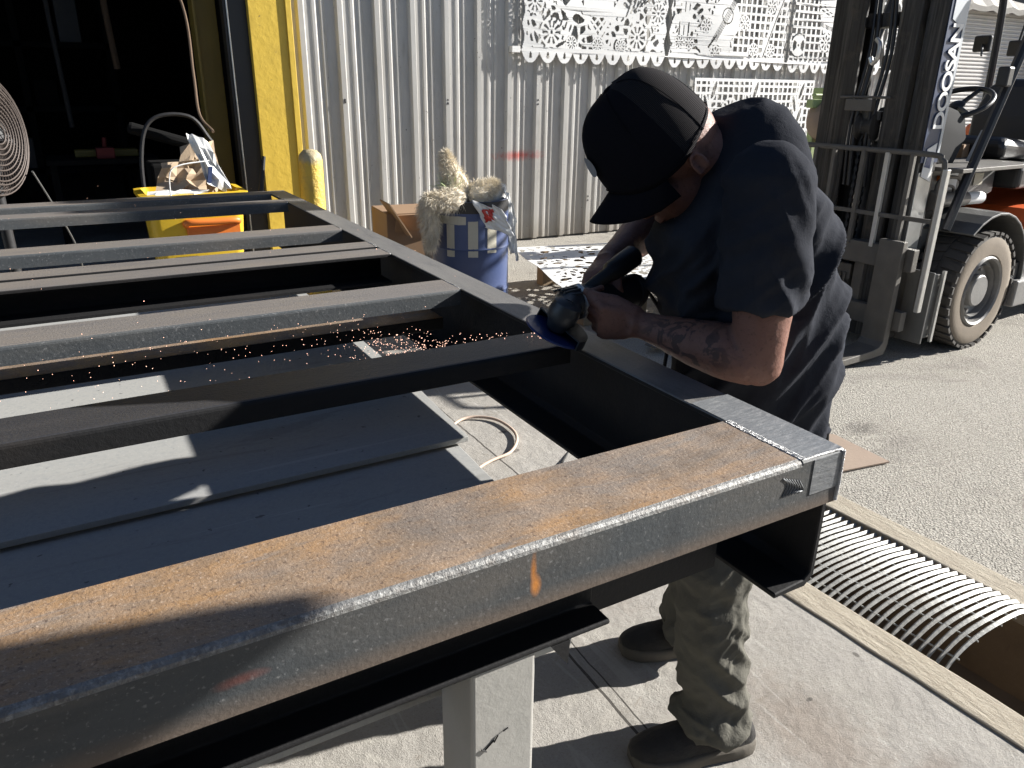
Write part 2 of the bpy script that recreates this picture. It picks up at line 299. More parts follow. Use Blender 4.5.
# ------------------------------------------------------------ mesh helpers
class MB:
    def __init__(s): s.v = []; s.f = []; s.mi = []; s.cur = 0
    def add(s, vs, fs):
        o = len(s.v); s.v += [tuple(p) for p in vs]; s.f += [tuple(i+o for i in f) for f in fs]; s.mi += [s.cur]*len(fs); return s
    def box(s, x0, x1, y0, y1, z0, z1):
        vs = [(x, y, z) for z in (z0, z1) for y in (y0, y1) for x in (x0, x1)]
        return s.add(vs, [(0, 2, 3, 1), (4, 5, 7, 6), (0, 1, 5, 4), (2, 6, 7, 3), (0, 4, 6, 2), (1, 3, 7, 5)])
    def obox(s, c, ax, ay, az, hx, hy, hz):
        c = Vector(c); ax, ay, az = (Vector(a).normalized() for a in (ax, ay, az))
        vs = [c+ax*x*hx+ay*y*hy+az*z*hz for z in (-1, 1) for y in (-1, 1) for x in (-1, 1)]
        return s.add(vs, [(0, 2, 3, 1), (4, 5, 7, 6), (0, 1, 5, 4), (2, 6, 7, 3), (0, 4, 6, 2), (1, 3, 7, 5)])
    def prism(s, poly, axis, a, b):
        n = len(poly)
        def P(p, k): return {'x': (k, p[0], p[1]), 'y': (p[0], k, p[1]), 'z': (p[0], p[1], k)}[axis]
        vs = [P(p, a) for p in poly]+[P(p, b) for p in poly]
        return s.add(vs, [tuple(range(n))[::-1], tuple(range(n, 2*n))]+[(i, (i+1) % n, n+(i+1) % n, n+i) for i in range(n)])
    def rings(s, rs, cap=True, close=True):
        n = len(rs[0]); vs = [p for r in rs for p in r]; fs = []
        for k in range(len(rs)-1):
            for i in range(n if close else n-1):
                j = (i+1) % n; fs.append((k*n+i, k*n+j, (k+1)*n+j, (k+1)*n+i))
        if cap: fs += [tuple(range(n))[::-1], tuple(range((len(rs)-1)*n, len(rs)*n))]
        return s.add(vs, fs)
    def tube(s, pts, r, n=10, cap=True, flat=1.):
        pts = [Vector(p) for p in pts]; m = len(pts); r = r if isinstance(r, (list, tuple)) else [r]*m; rs = []; prev = None
        for i, p in enumerate(pts):
            d = (pts[min(i+1, m-1)]-pts[max(i-1, 0)]).normalized()
            if prev is None:
                a = Vector((0, 0, 1)) if abs(d.z) < .9 else Vector((1, 0, 0)); prev = d.cross(a).normalized()
            u = (prev-d*prev.dot(d)).normalized(); prev = u; w = d.cross(u)
            rs.append([p+(u*math.cos(2*math.pi*k/n)+w*math.sin(2*math.pi*k/n)*flat)*r[i] for k in range(n)])
        return s.rings(rs, cap)
    def lathe(s, prof, c, axis='z', n=32, cap=True):
        c = Vector(c); rs = []
        for rad, h in prof:
            ring = []
            for k in range(n):
                a = 2*math.pi*k/n; ca, sa = math.cos(a)*rad, math.sin(a)*rad
                ring.append(c+Vector({'z': (ca, sa, h), 'y': (ca, h, sa), 'x': (h, ca, sa)}[axis]))
            rs.append(ring)
        return s.rings(rs, cap)
    def ell(s, c, axes, rad, nu=20, nv=14):
        c = Vector(c); A = [Vector(a).normalized() for a in axes]; rs = []
        for j in range(1, nv):
            t = math.pi*j/nv
            rs.append([c+A[0]*rad[0]*math.sin(t)*math.cos(2*math.pi*i/nu)+A[1]*rad[1]*math.sin(t)*math.sin(2*math.pi*i/nu)+A[2]*rad[2]*math.cos(t) for i in range(nu)])
        return s.rings(rs, True)
    def build(s, name, mat, parent=None, smooth=False, bevel=0, seg=2):
        me = bpy.data.meshes.new(name); vs = s.v
        if parent is not None:
            L = WP(parent); vs = [(p[0]-L.x, p[1]-L.y, p[2]-L.z) for p in vs]
        me.from_pydata(vs, [], s.f)
        mats = mat if isinstance(mat, (list, tuple)) else [mat]
        for m in mats: me.materials.append(MAT[m] if isinstance(m, str) else m)
        if len(mats) > 1: me.polygons.foreach_set('material_index', s.mi)
        me.validate(); me.update()
        import bmesh
        bm = bmesh.new(); bm.from_mesh(me); bmesh.ops.recalc_face_normals(bm, faces=bm.faces); bm.to_mesh(me); bm.free()
        if smooth:
            me.polygons.foreach_set('use_smooth', [True]*len(me.polygons))
            if smooth != 'all': me.set_sharp_from_angle(angle=R(38))
        o = bpy.data.objects.new(name, me); COL.objects.link(o)
        if parent is not None: o.parent = parent
        if bevel:
            bv = o.modifiers.new('bevel', 'BEVEL'); bv.width = bevel; bv.segments = seg; bv.limit_method = 'ANGLE'; bv.angle_limit = R(40)
        return o
def WP(o):
    l = o.location.copy(); p = o.parent
    while p: l += p.location; p = p.parent
    return l
def tag(o, label, cat, group=None):
    o['label'] = label; o['category'] = cat
    if group: o['group'] = group
    return o
def thing(name, loc, label, cat, group=None):
    o = bpy.data.objects.new(name, None); o.location = loc; o.empty_display_size = .1; COL.objects.link(o); return tag(o, label, cat, group)
def struct(o, kind='structure'): o['kind'] = kind; return o
def copy_tree(o, parent=None, loc=None):
    c = o.copy(); COL.objects.link(c); c.parent = parent
    if loc is not None: c.location = loc
    for ch in [k for k in list(o.children)]: copy_tree(ch, c)
    return c
def nz3(p, s): return noise.noise(Vector(p)*s)
def crv(pts, n=8):
    """Catmull-Rom through pts"""
    P = [Vector(p) for p in pts]; P = [P[0]*2-P[1]]+P+[P[-1]*2-P[-2]]; out = []
    for i in range(1, len(P)-2):
        for k in range(n):
            t = k/n; a, b, c, d = P[i-1:i+3]
            out.append(.5*((2*b)+(c-a)*t+(2*a-5*b+4*c-d)*t*t+(3*b-a-3*c+d)*t**3))
    out.append(P[-2]); return out

# ------------------------------------------------------------ ground
def dl(y, k): # x of a line running along the drain, k metres right of its left outer edge
    return 1.652 - .048*(y-1.2) + k
def strip(name, mat, k0, k1, y0, y1, z0, z1, n=24, jag=0., label=None, parent=None, bev=0):
    m = MB(); rs = []
    for i in range(n+1):
        y = y0+(y1-y0)*i/n; a = dl(y, k0) if callable(k0) is False else k0(y); b = dl(y, k1) if callable(k1) is False else k1(y)
        j = jag*(nz3((a, y, 0), 9))
        rs.append([(a+j, y, z0), (a+j, y, z1), (b+jag*nz3((b, y, 3), 9), y, z1), (b, y, z0)])
    m.rings(rs); return m.build(name, mat, parent, bevel=bev)
YE = 1.93   # far end of the open trench
m = MB(); m.add([(-60, -60, 0), (dl(-60, 0), -60, 0), (dl(60, 0), 60, 0), (-60, 60, 0)], [(0, 1, 2, 3)])
struct(m.build('concrete_ground', 'concrete'))
m = MB(); m.add([(dl(-60, .665), -60, 0), (60, -60, 0), (60, 60, 0), (dl(60, .665), 60, 0)], [(0, 1, 2, 3)])
struct(m.build('asphalt_ground', 'asphalt'))
m = MB(); m.add([(dl(YE, 0), YE, 0), (dl(YE, .665), YE, 0), (dl(60, .665), 60, 0), (dl(60, 0), 60, 0)], [(0, 1, 2, 3)])
struct(m.build('concrete_ground', 'concrete'))
struct(strip('kerb_strip', 'curb', .0, .108, -8, YE, -.06, .006, 90, .006, bev=.006))
struct(strip('kerb_strip', 'curb', .555, .665, -8, YE, -.06, .006, 90, .006, bev=.006))
m = MB(); m.add([(dl(-8, .1), -8, -.3), (dl(-8, .56), -8, -.3), (dl(YE, .56), YE, -.3), (dl(YE, .1), YE, -.3),
                 (dl(-8, .1), -8, -.02), (dl(-8, .56), -8, -.02), (dl(YE, .56), YE, .0), (dl(YE, .1), YE, .0)],
                [(0, 1, 2, 3), (0, 4, 7, 3), (1, 2, 6, 5), (2, 3, 7, 6), (0, 1, 5, 4)])
struct(m.build('drain_trench', 'pit'))
# drain grate: bowed flat bars on thin tie rods
gr = thing('drain_grate', (dl(1.3, .33), 1.3, 0), 'bent galvanised drain grate of bowed flat bars beside the coarse asphalt', 'drain grate')
bars = MB(); ny = 44
def gbar(y):
    w = max(0, min(1, (1.45-y)/.72)); rise = .014+.085*w**1.3
    P = []
    for k in range(19):
        f = k/18; x = dl(y, .1+.46*f)
        P.append((x, y+.015*w*math.sin(f*9)*.2+.012*w*f, -.012+rise*math.sin(math.pi*min(1, f*.92))**.8*(1-.35*f)+.004*nz3((x, y, 1), 8)))
    return P
for i in range(ny):
    y = .80+i*.0255; P = gbar(y); tilt = .9-.35*max(0, (1.4-y)/.6)
    rs = []
    for k, p in enumerate(P):
        f = k/18; tl = 1.25-f*(1.25-tilt); hw = .0062
        c, s_ = math.cos(tl), math.sin(tl)
        rs.append([(p[0]+a*0, p[1]+a*c*hw+b*s_*.002, p[2]-abs(0)+a*s_*hw*.8-b*c*.002) for a, b in ((-1, -1), (1, -1), (1, 1), (-1, 1))])
    b_ = MB(); b_.rings(rs); b_.build('grate_bar', 'grate', gr)
rods = MB()
for f in (.12, .3, .48, .66, .84):
    rods.tube([gbar(.79+i*.0255)[round(f*18)][:2]+(gbar(.79+i*.0255)[round(f*18)][2]-.006,) for i in range(ny+1)], .0026, 6)
rods.build('tie_rod', 'grate', gr)
m = MB(); m.add([(2.15, 1.70, .012), (2.70, 1.62, .008), (2.72, 1.90, .008), (2.2, 2.3, .012), (1.6, 2.2, .012), (1.62, 1.80, .012)], [tuple(range(6))])
o = m.build('cover_plate', 'rustplate'); so = o.modifiers.new('thick', 'SOLIDIFY'); so.thickness = .006; so.offset = 0
tag(o, 'thin rusty steel plate lying flat on the ground past the grate', 'steel plate')

# ------------------------------------------------------------ shed wall and doorway
WY = 6.40
def rpanel(x0, x1, z0, z1, y):
    prof = []; x = x0; per = .305
    while x < x1:
        prof += [(x, 0), (x+.045, 0), (x+.062, -.034), (x+.098, -.034), (x+.115, 0), (x+.165, 0), (x+.175, -.008), (x+.195, -.008), (x+.205, 0),
                 (x+.235, 0), (x+.245, -.008), (x+.265, -.008), (x+.275, 0)]
        x += per
    prof = [p for p in prof if p[0] <= x1]
    m = MB(); n = len(prof)
    rows = [z0, z0+.6, z0+1.4, z1]
    vs = [(px, y+py+.004*nz3((px, z, 2), 1.3), z) for z in rows for px, py in prof]
    m.add(vs, [(k*n+i, k*n+i+1, (k+1)*n+i+1, (k+1)*n+i) for k in range(len(rows)-1) for i in range(n-1)]); return m
shed = thing('metal_shed', (4, WY, 0), 'pale grey ribbed metal shed wall with a dark open doorway on the left', 'building')
m = rpanel(1.70, 9.5, .02, 4.2, WY); o = m.build('cladding', 'cladding', shed); so = o.modifiers.new('thick', 'SOLIDIFY'); so.thickness = .003
m = MB(); m.box(1.7, 9.5, WY+.02, WY+.14, 0, .05); m.box(9.42, 9.55, WY-.05, 12, 0, 4.2); m.build('sill_beam', 'fl_grey', shed)
m = MB(); m.box(-7, 1.05, WY, WY+.2, 3.1, 4.4); m.box(1.05, 9.5, WY+.06, WY+.2, 4.2, 4.4); m.build('lintel', 'yellow', shed)
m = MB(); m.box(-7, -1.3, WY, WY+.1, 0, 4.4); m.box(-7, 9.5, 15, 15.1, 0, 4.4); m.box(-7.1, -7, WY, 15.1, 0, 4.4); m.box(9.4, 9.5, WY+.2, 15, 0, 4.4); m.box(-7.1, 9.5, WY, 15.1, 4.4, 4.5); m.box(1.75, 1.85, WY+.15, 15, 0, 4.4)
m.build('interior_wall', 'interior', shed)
c = MB(); c.box(1.385, 1.665, WY-.06, WY+.16, 0, 4.2); c.box(1.655, 1.70, WY-.075, WY-.03, 0, 4.2)
c.build('door_column', 'yellow', shed, bevel=.004)
c = MB(); c.box(1.22, 1.384, WY+.0, WY+.12, 0, 4.2); c.build('door_jamb', 'black', shed)
c = MB(); c.tube([(1.245, WY-.012, 0), (1.245, WY-.012, 4.2)], .006, 6); c.build('door_cable', 'chrome', shed)
c = MB(); c.box(1.05, 1.215, WY+.25, WY+.45, 0, 4.2); c.box(1.04, 1.06, WY+.2, WY+.25, 0, 4.2); c.build('inner_column', 'olive', shed, bevel=.004)
c = MB(); c.ell((1.78, WY-.037, .37), ((1, 0, 0), (0, 1, 0), (0, 0, 1)), (.008, .006, .008), 8, 6); sc0 = c.build('screw_head', 'dark', shed)
for i in range(1, 54):
    sc = sc0.copy(); COL.objects.link(sc); sc.location = Vector((.305*(i % 24), 0, [0, .9, 1.75][i % 3]+.02*math.sin(i*3)))
# second building with roller shutter at the far right
ws = thing('neighbour_building', (12, 7.6, 0), 'white building behind the forklift with a horizontal roller shutter and ragged awning', 'building')
c = MB(); prof = []
for i in range(64):
    z = .1+i*.055; prof += [(7.6, z), (7.575, z+.012), (7.575, z+.03), (7.6, z+.045)]
vs = [(x, p[0], p[1]) for x in (10.4, 16.5) for p in prof]; n = len(prof)
c.add(vs, [(i, i+1, n+i+1, n+i) for i in range(n-1)]); c.build('roller_shutter', 'shutter', ws)
c = MB(); c.box(9.8, 10.4, 7.5, 8.2, 0, 4.5); c.box(10.4, 17, 7.61, 8.2, 0, 4.5); c.box(16.5, 17.5, 7.5, 7.6, 0, 4.5); c.box(14.2, 14.5, 7.27, 7.57, 0, 4.5); c.build('wall', 'cladding', ws)
c = MB(); rs = []
for i in range(40):
    x = 9.9+i*.17; h = .02*math.sin(i*2.2); rs.append([(x, 7.38, 2.52+h+.03*nz3((x, 0, 0), 2)), (x, 7.38, 2.60+h), (x, 7.62, 2.85+h), (x, 7.62, 2.80+h)])
c.rings(rs); c.build('awning', 'fl_dirty', ws)

# bollard
b = MB(); b.lathe([(.078, 0), (.078, .93), (.07, .965), (.045, .99), (.0, 1.0)], (1.44, 5.2, 0), 'z', 28)
tag(b.build('bollard', 'bollard', smooth=True), 'stout yellow bollard with a worn rounded top by the doorway', 'bollard')

# ------------------------------------------------------------ cut sheets (real holes)
def lace(w, h, kind, seed, scallop=True, c=.006):
    nx, nz = int(w/c), int(h/c); X, Z = np.meshgrid((np.arange(nx)+.5)*c, (np.arange(nz)+.5)*c); rng = np.random.RandomState(seed)
    P = rng.rand(int(w*h/.0052), 2)*[w, h]
    D = np.full((2,)+X.shape, 9.)
    for px, pz in P:
        a = rng.rand()*3.14; st = 1.9; dx, dz = X-px, Z-pz
        d = np.hypot((dx*math.cos(a)+dz*math.sin(a))/st, -dx*math.sin(a)+dz*math.cos(a))
        n = d < D[0]; D[1] = np.where(n, D[0], np.minimum(D[1], d)); D[0] = np.where(n, d, D[0])
    M = (D[1]-D[0]) < .019
    def grid(reg, g=.062, t=.02, ang=0):
        nonlocal M
        x, z = X*math.cos(ang)+Z*math.sin(ang), -X*math.sin(ang)+Z*math.cos(ang)
        G = (np.mod(x, g) < t) | (np.mod(z, g) < t); M = np.where(reg, G, M)
    def flower(cx, cz, r, k=10):
        nonlocal M; r *= 1.2
        rr = np.hypot(X-cx, Z-cz); a = np.arctan2(Z-cz, X-cx)
        pet = (rr < r) ; hole = (rr > r*.32) & (rr < r*.82) & (np.cos(a*k) > .15) | (rr < r*.12)
        M = np.where(pet, ~hole, M); edge = (rr >= r) & (rr < r*1.22+.01*np.cos(a*k)); M = np.where(edge & (np.cos(a*k) < -.2), False, M)
    def disc(cx, cz, rx, rz, ang=0, val=True):
        nonlocal M
        x, z = (X-cx)*math.cos(ang)+(Z-cz)*math.sin(ang), -(X-cx)*math.sin(ang)+(Z-cz)*math.cos(ang)
        M = np.where((x/rx)**2+(z/rz)**2 < 1, val, M); return (x, z)
    def seg(x0, z0, x1, z1, t, val):
        nonlocal M
        l = math.hypot(x1-x0, z1-z0); ux, uz = (x1-x0)/l, (z1-z0)/l; a = (X-x0)*ux+(Z-z0)*uz; b = -(X-x0)*uz+(Z-z0)*ux
        M = np.where((a > 0) & (a < l) & (abs(b) < t), val, M)
    if kind == 'heart':
        cx = w*.5; q = abs(X-cx)/(w*.2); zz = (Z-.22)/.5
        hr = (zz > q*.9) & (zz < 1); grid(hr, .06, .022, .78)
        M = np.where((abs(zz-q*.9) < .07) & (zz < 1), True, M)
        disc(cx, .52, .17, .12); 
        for fx, fz, r in ((.3, .26, .1), (w-.36, .25, .1), (.12, .5, .08), (w-.12, .47, .08), (.52, .18, .05), (w-.55, .17, .05), (cx, .17, .05), (.33, .62, .09), (w-.35, .6, .09)): flower(fx, fz, r)
        for k in range(7):
            seg(w-.5+.05*k, .42+.03*k, w-.42+.06*k, .62, .008, False); disc(.2+.05*k, .42-.02*k, .035, .01, 1.2, False)
    elif kind == 'guitar':
        grid(X > w*.52, .075, .024); M = np.where(X < w*.24, M, M)
        disc(w*.36, .26, .2, .24, .5); disc(w*.45, .48, .17, .2, .5)
        for k in range(5): seg(w*.33+.016*k, .26, w*.52+.016*k, .72, .0035, False)
        seg(w*.31, .2, w*.37, .32, .01, False)
        for a in range(40): pass
        rr = np.hypot(X-w*.45, Z-.5); M = np.where((rr > .065) & (rr < .078), False, M)
        seg(w*.11, .1, w*.11, .75, .05, True); seg(w*.11, .2, w*.11, .6, .006, False); disc(w*.11, .45, .09, .06); disc(w*.11, .22, .1, .08)
        for s_ in (-1, 1): seg(w*.11+s_*.05, .2, w*.11+s_*.06, .42, .008, False)
        for fx, fz, r in ((w*.08, .24, .05), (w*.16, .24, .05), (w*.28, .4, .055), (w*.37, .15, .06), (w*.6, .45, .06), (w*.7, .2, .055), (w*.86, .2, .055), (w*.83, .62, .06)): flower(fx, fz, r, 8)
        seg(w*.78, .12, w*.95, .8, .03, True); seg(w*.79, .12, w*.96, .8, .007, False); seg(w*.52, .12, w*.66, .12, .03, True)
    elif kind == 'bowl':
        grid(Z > 0, .075, .024)
        q = (Z-.12)/.5; hw = .19+.2*np.clip(q, 0, 1); cx = w*.52
        M = np.where((abs(X-cx) < hw) & (q > 0) & (q < 1.25), True, M); disc(cx, .70, .40, .14)
        for rad in (.40, .33):
            x, z = (X-cx)/rad, (Z-.70)/(rad*.32); rr = np.hypot(x, z)
            M = np.where((rr > .95) & (rr < 1.03) & (np.mod(np.arctan2(z, x), .3) < .2) & (Z < .7), False, M)
        for k in range(44):
            x = cx-.36+.72*k/43; zt = .55-.07*math.cos((k/43-.5)*3); seg(x, zt-.06, x+.0001, zt-.02, .004, False)
        for fx in (-.25, -.02, .22): flower(cx+fx, .34-abs(fx)*.08, .075, 8)
        flower(.14, .28, .09, 2); seg(cx-.05, .66, cx-.1, .9, .008, False); seg(cx+.1, .66, cx+.04, .78, .008, False); seg(cx+.04, .78, cx+.12, .9, .008, False)
    elif kind == 'corn':
        grid(Z > 0, .075, .022)
        for cx in (w*.12, w*.45, w*.86):
            for k in range(4): disc(cx+(k % 2)*.1-.05, .1+.13*k, .045, .12, .35*(-1)**k); disc(cx+(k % 2)*.1-.05, .1+.13*k, .022, .09, .35*(-1)**k, False); disc(cx, .16+.15*k, .02, .08)
        for fx, fz in ((w*.28, .3), (w*.65, .22)): flower(fx, fz, .1)
    elif kind == 'floor':
        for k in range(14): flower(rng.rand()*w, rng.rand()*h, .05+.06*rng.rand())
        grid((abs(X-w*.5) < .2) & (abs(Z-h*.5) < .2), .05, .018, .78)
    bt = .035; E = (X < bt*.7) | (X > w-bt*.7) | (Z > h-bt) | (Z < bt)
    M = M | E
    if scallop:
        k = .0; per = w/round(w/.178); ph = np.mod(X, per)/per-.5
        low = .1; M = np.where(Z < low+.035, True, M)
        lim = low*(.04+.96*np.abs(ph*2)**2.3); M = np.where(Z < lim, False, M)
        M = np.where((abs(ph*per) < .011-.25*(Z-.075)*(Z > .055)) & (Z > .04) & (Z < .095), False, M)
        sx = .012*np.cos(Z/.034); M = M & (X > .014+sx) & (X < w-.014-sx)
    vs, fs = [], []
    for j in range(nz):
        row = M[j]; d = np.diff(np.concatenate(([0], row.astype(int), [0]))); a = np.where(d == 1)[0]; b = np.where(d == -1)[0]
        for i0, i1 in zip(a, b):
            n = len(vs); vs += [(i0*c, j*c), (i1*c, j*c), (i1*c, (j+1)*c), (i0*c, (j+1)*c)]; fs.append((n, n+1, n+2, n+3))
    return vs, fs
def hang(x, z, w, h, kind, seed, scallop, label, tilt=0):
    vs, fs = lace(w, h, kind, seed, scallop)
    m = MB(); m.add([(a, -.012*math.sin(a/w*3.1)*math.cos(b*3)+.02*nz3((a, b, seed), 1.4), b) for a, b in vs], fs)
    o = m.build('papel_picado', 'paper'); o.location = (x, WY-.085, z); o.rotation_euler = (0, R(tilt), 0)
    so = o.modifiers.new('thick', 'SOLIDIFY'); so.thickness = .002
    return tag(o, label, 'cut paper', 'white cut sheets hung on the shed wall')
hang(3.70, 1.595, 1.62, .92, 'heart', 1, True, 'white cut-out sheet with lattice heart and round flowers, the one left of the cap')
hang(5.37, 1.59, 1.63, .92, 'guitar', 2, True, 'white cut-out sheet with a guitar, hung above the bent worker')
hang(7.05, 1.575, 1.55, .92, 'bowl', 3, True, 'white cut-out sheet with a flowered bowl, beside the forklift mast')
hang(8.64, 1.575, .80, .92, 'heart', 8, True, 'white cut-out sheet seen between the two mast uprights')
hang(5.75, .90, 1.80, .61, 'corn', 4, False, 'white cut-out sheet with corn leaves and square lattice, hung lower behind the shoulder')
ln = MB(); ln.tube([(3.62, WY-.08, 1.70), (5.4, WY-.09, 1.69), (7.1, WY-.09, 1.67), (9.5, WY-.08, 1.66)], .006, 6); ln.box(3.60, 3.68, WY-.095, WY-.04, 1.68, 1.73)
tag(ln.build('hanging_line', 'paper'), 'thin white line along the lower hem of the hung sheets', 'line')
vs, fs = lace(1.75, 1.45, 'floor', 5, False, .009)
m = MB(); A = Vector((2.45, 3.53, .27)); ex = Vector((1.14, -.26, 0)).normalized(); ey = Vector((.37, 1.36, .0)).normalized()
m.add([tuple(A+ex*a+ey*b+Vector((0, 0, .02*nz3((a, b, 0), 2)))) for a, b in vs], fs)
o = m.build('papel_picado', 'paper'); so = o.modifiers.new('thick', 'SOLIDIFY'); so.thickness = .002
tag(o, 'large white cut-out sheet lying flat on low blocks near the blue barrel', 'cut paper')
for (x, y, lb) in ((2.68, 3.75, 'short timber block under the near corner of the flat white sheet'), (3.0, 4.75, 'short timber block under the flat white sheet beside the barrel'), (4.2, 4.35, 'short timber block under the far right of the flat white sheet')):
    b = MB(); b.box(x, x+.5, y, y+.09, 0, .25); tag(b.build('timber_block', 'wood', bevel=.005), lb, 'timber', 'blocks under the flat sheet')

# ------------------------------------------------------------ the welded frame
XR, XI, YN, ZT = .95, .862, .643, .90
fr = thing('steel_platform', (-.6, 2.3, .65), 'large welded steel frame of channel beams laid flat on a bench, rusty near edge', 'steel frame')
XL = -2.3
# long rail on the worker's side: channel with its web outwards
def channel_y(x_web, x_tip, z0, z1, t, y0, y1):
    """C section running along y"""
    s_ = 1 if x_tip > x_web else -1; w = x_web+s_*t
    poly = [(x_web, z0+.018), (x_web+s_*.018, z0), (x_tip, z0), (x_tip, z0+t*.9), (w+s_*.012, z0+t*1.3), (w, z0+t*1.3+.012), (w, z1-t*1.3-.012), (w+s_*.012, z1-t*1.3), (x_tip, z1-t*.9), (x_tip, z1), (x_web, z1)]
    return [poly, y0, y1]
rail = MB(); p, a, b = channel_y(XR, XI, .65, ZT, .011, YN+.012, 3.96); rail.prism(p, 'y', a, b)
# slot 0 shade-black inside, 1 weathered top
o = rail.build('side_rail', ['shaded_black', 'rail_top'], fr)
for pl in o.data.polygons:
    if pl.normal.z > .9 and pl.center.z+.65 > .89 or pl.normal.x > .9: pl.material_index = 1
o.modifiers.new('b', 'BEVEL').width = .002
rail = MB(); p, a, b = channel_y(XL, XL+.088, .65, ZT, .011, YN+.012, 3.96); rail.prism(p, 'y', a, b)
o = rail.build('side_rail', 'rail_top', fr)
# sunlit stretch of ground steel on the rail corner, sunlight put into the colour
g = MB(); g.add([(XI+.001, .805, ZT+.0012), (XR-.001, YN+.003, ZT+.0012), (XR-.001, .90, ZT+.0012), (XI+.001, .90, ZT+.0012)], [(0, 1, 2, 3)])
g = MB(); g.add([(XI+.002, YN+.004, ZT+.0012), (XR-.001, YN+.004, ZT+.0012), (XR-.001, .885, ZT+.0012), (XI+.002, .885, ZT+.0012)], [(0, 1, 2, 3)])
g.build('bright_ground_patch', 'bare', fr)
# near member: wide channel, web up, flanges down
def flat_channel(y0, y1, h, t=.009, r=.009, x0=XL+.02, x1=XI-.002, zt=ZT, lip=True):
    poly = [(y0, zt-h), (y0+t, zt-h), (y0+t, zt-t), (y1-t, zt-t), (y1-t, zt-h), (y1, zt-h), (y1, zt)]
    for k in range(4): a = math.pi/2*k/3; poly.append((y0+r-r*math.sin(a), zt-r+r*math.cos(a)))
    return poly, x0, x1
fm = MB(); p, a, b = flat_channel(YN, .804, .089, x1=XI); fm.prism(p, 'x', a, b)
o = fm.build('cross_beam', ['rust_top', 'scale', 'edge'], fr, bevel=0)
for pl in o.data.polygons:
    c = pl.center.z+.65; n = pl.normal
    pl.material_index = 0 if n.z > .97 and c > .89 else 1
    if c > ZT-.0095 and n.y < -.15 and n.z > .15: pl.material_index = 2
c_ = MB(); c_.prism([(YN, ZT-.089), (YN+.009, ZT-.089), (YN+.009, ZT-.004), (YN+.009, ZT), (YN+.004, ZT), (YN, ZT-.004)], 'x', XI, XR+.0005)
o = c_.build('corner_plate', 'scale', fr)
c_ = MB(); c_.box(.885, XR-.004, YN-.0012, YN, ZT-.062, ZT-.004); c_.build('bright_ground_patch', 'bare', fr)
# weld beads
def bead(pts, r, n=60, name='weld_bead'):
    P = crv(pts, n//(len(pts)-1)); rr = [r*(.92+.1*math.sin(i*2.1)+.15*nz3(P[i], 60)) for i in range(len(P))]
    b = MB(); b.tube(P, rr, 8, flat=1); return b.build(name, 'weld', fr, smooth=True)
wb = MB(); rs_ = []
for k in range(40):
    y = .648+.154*k/39; j = .0022*nz3((0, y, 0), 70); hw = .0065+.0015*nz3((3, y, 0), 50); h_ = .0012+.0007*nz3((5, y, 0), 90)
    rs_.append([(XI+.002-hw+j, y, ZT-.001), (XI+.002-hw*.5+j, y, ZT+h_), (XI+.002+hw*.5+j, y, ZT+h_), (XI+.002+hw+j, y, ZT+.0014)])
wb.rings(rs_); wb.build('weld_bead', 'weld', fr, smooth='all')
bead([(XR-.002, YN, ZT-.002), (XR-.001, YN-.0005, ZT-.05), (XR-.001, YN, ZT-.087)], .004)
bead([(XI+.003, .648, ZT-.001), (.92, YN+.003, ZT), (XR-.002, YN+.002, ZT-.001)], .002)
# scratch swirls left by grinding near the corner
sw = MB()
for k in range(7):
    x = .822+.006*k; sw.tube(crv([(x, YN-.0006, ZT-.018-.002*k), (x+.012, YN-.0006, ZT-.03-.003*k), (x+.004, YN-.0006, ZT-.05)], 5), .0009, 4)
sw.build('grinding_mark', 'bare', fr)
# inner cross beams: flat channels and upright channels
def beam(kind, y0, y1, h, name='cross_beam', top='beam_top'):
    m = MB()
    if kind == 'flat':
        p, a, b = flat_channel(y0, y1, h, .007, .008); m.prism(p, 'x', a, b)
    else:   # C standing, open towards the viewer
        t = .008; z0 = ZT-h
        p = [(y0, ZT-.002), (y0+.002, ZT), (y1, ZT), (y1, z0), (y0, z0), (y0, z0+t), (y1-t, z0+t), (y1-t, ZT-t), (y0, ZT-t)]
        m.prism(p, 'x', XL+.02, XI-.002)
    o = m.build(name, [top, 'shaded_black' if kind != 'flat' or top == 'dark_top' else 'scale'], fr)
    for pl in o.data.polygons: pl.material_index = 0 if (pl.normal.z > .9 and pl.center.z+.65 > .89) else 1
    return o
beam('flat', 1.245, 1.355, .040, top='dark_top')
o = beam('flat', 1.765, 1.885, .042)
beam('up', 2.268, 2.372, .095); beam('up', 2.40, 2.50, .095)
beam('flat', 2.754, 2.872, .042)
beam('flat', 3.53, 3.64, .042)
beam('flat', 3.84, 3.962, .042)
for y0, y1 in ((1.92, 1.97), (2.93, 2.97)):   # bars slung under two of the beams
    m = MB(); m.box(XL+.1, XI-.01, y0-.06, y1, .765, .80)
    o = m.build('under_bar', ['rust_top' if y0 < 2 else 'beam_top', 'shaded_black'], fr, bevel=.003)
    for pl in o.data.polygons: pl.material_index = 0 if pl.normal.z > .9 else 1
for y in (1.30, 1.82, 2.32, 2.45, 2.81, 3.58, 3.9):
    bead([(XI, y-.045, ZT-.002), (XI+.002, y, ZT-.0015), (XI, y+.045, ZT-.002)], .003, 24)

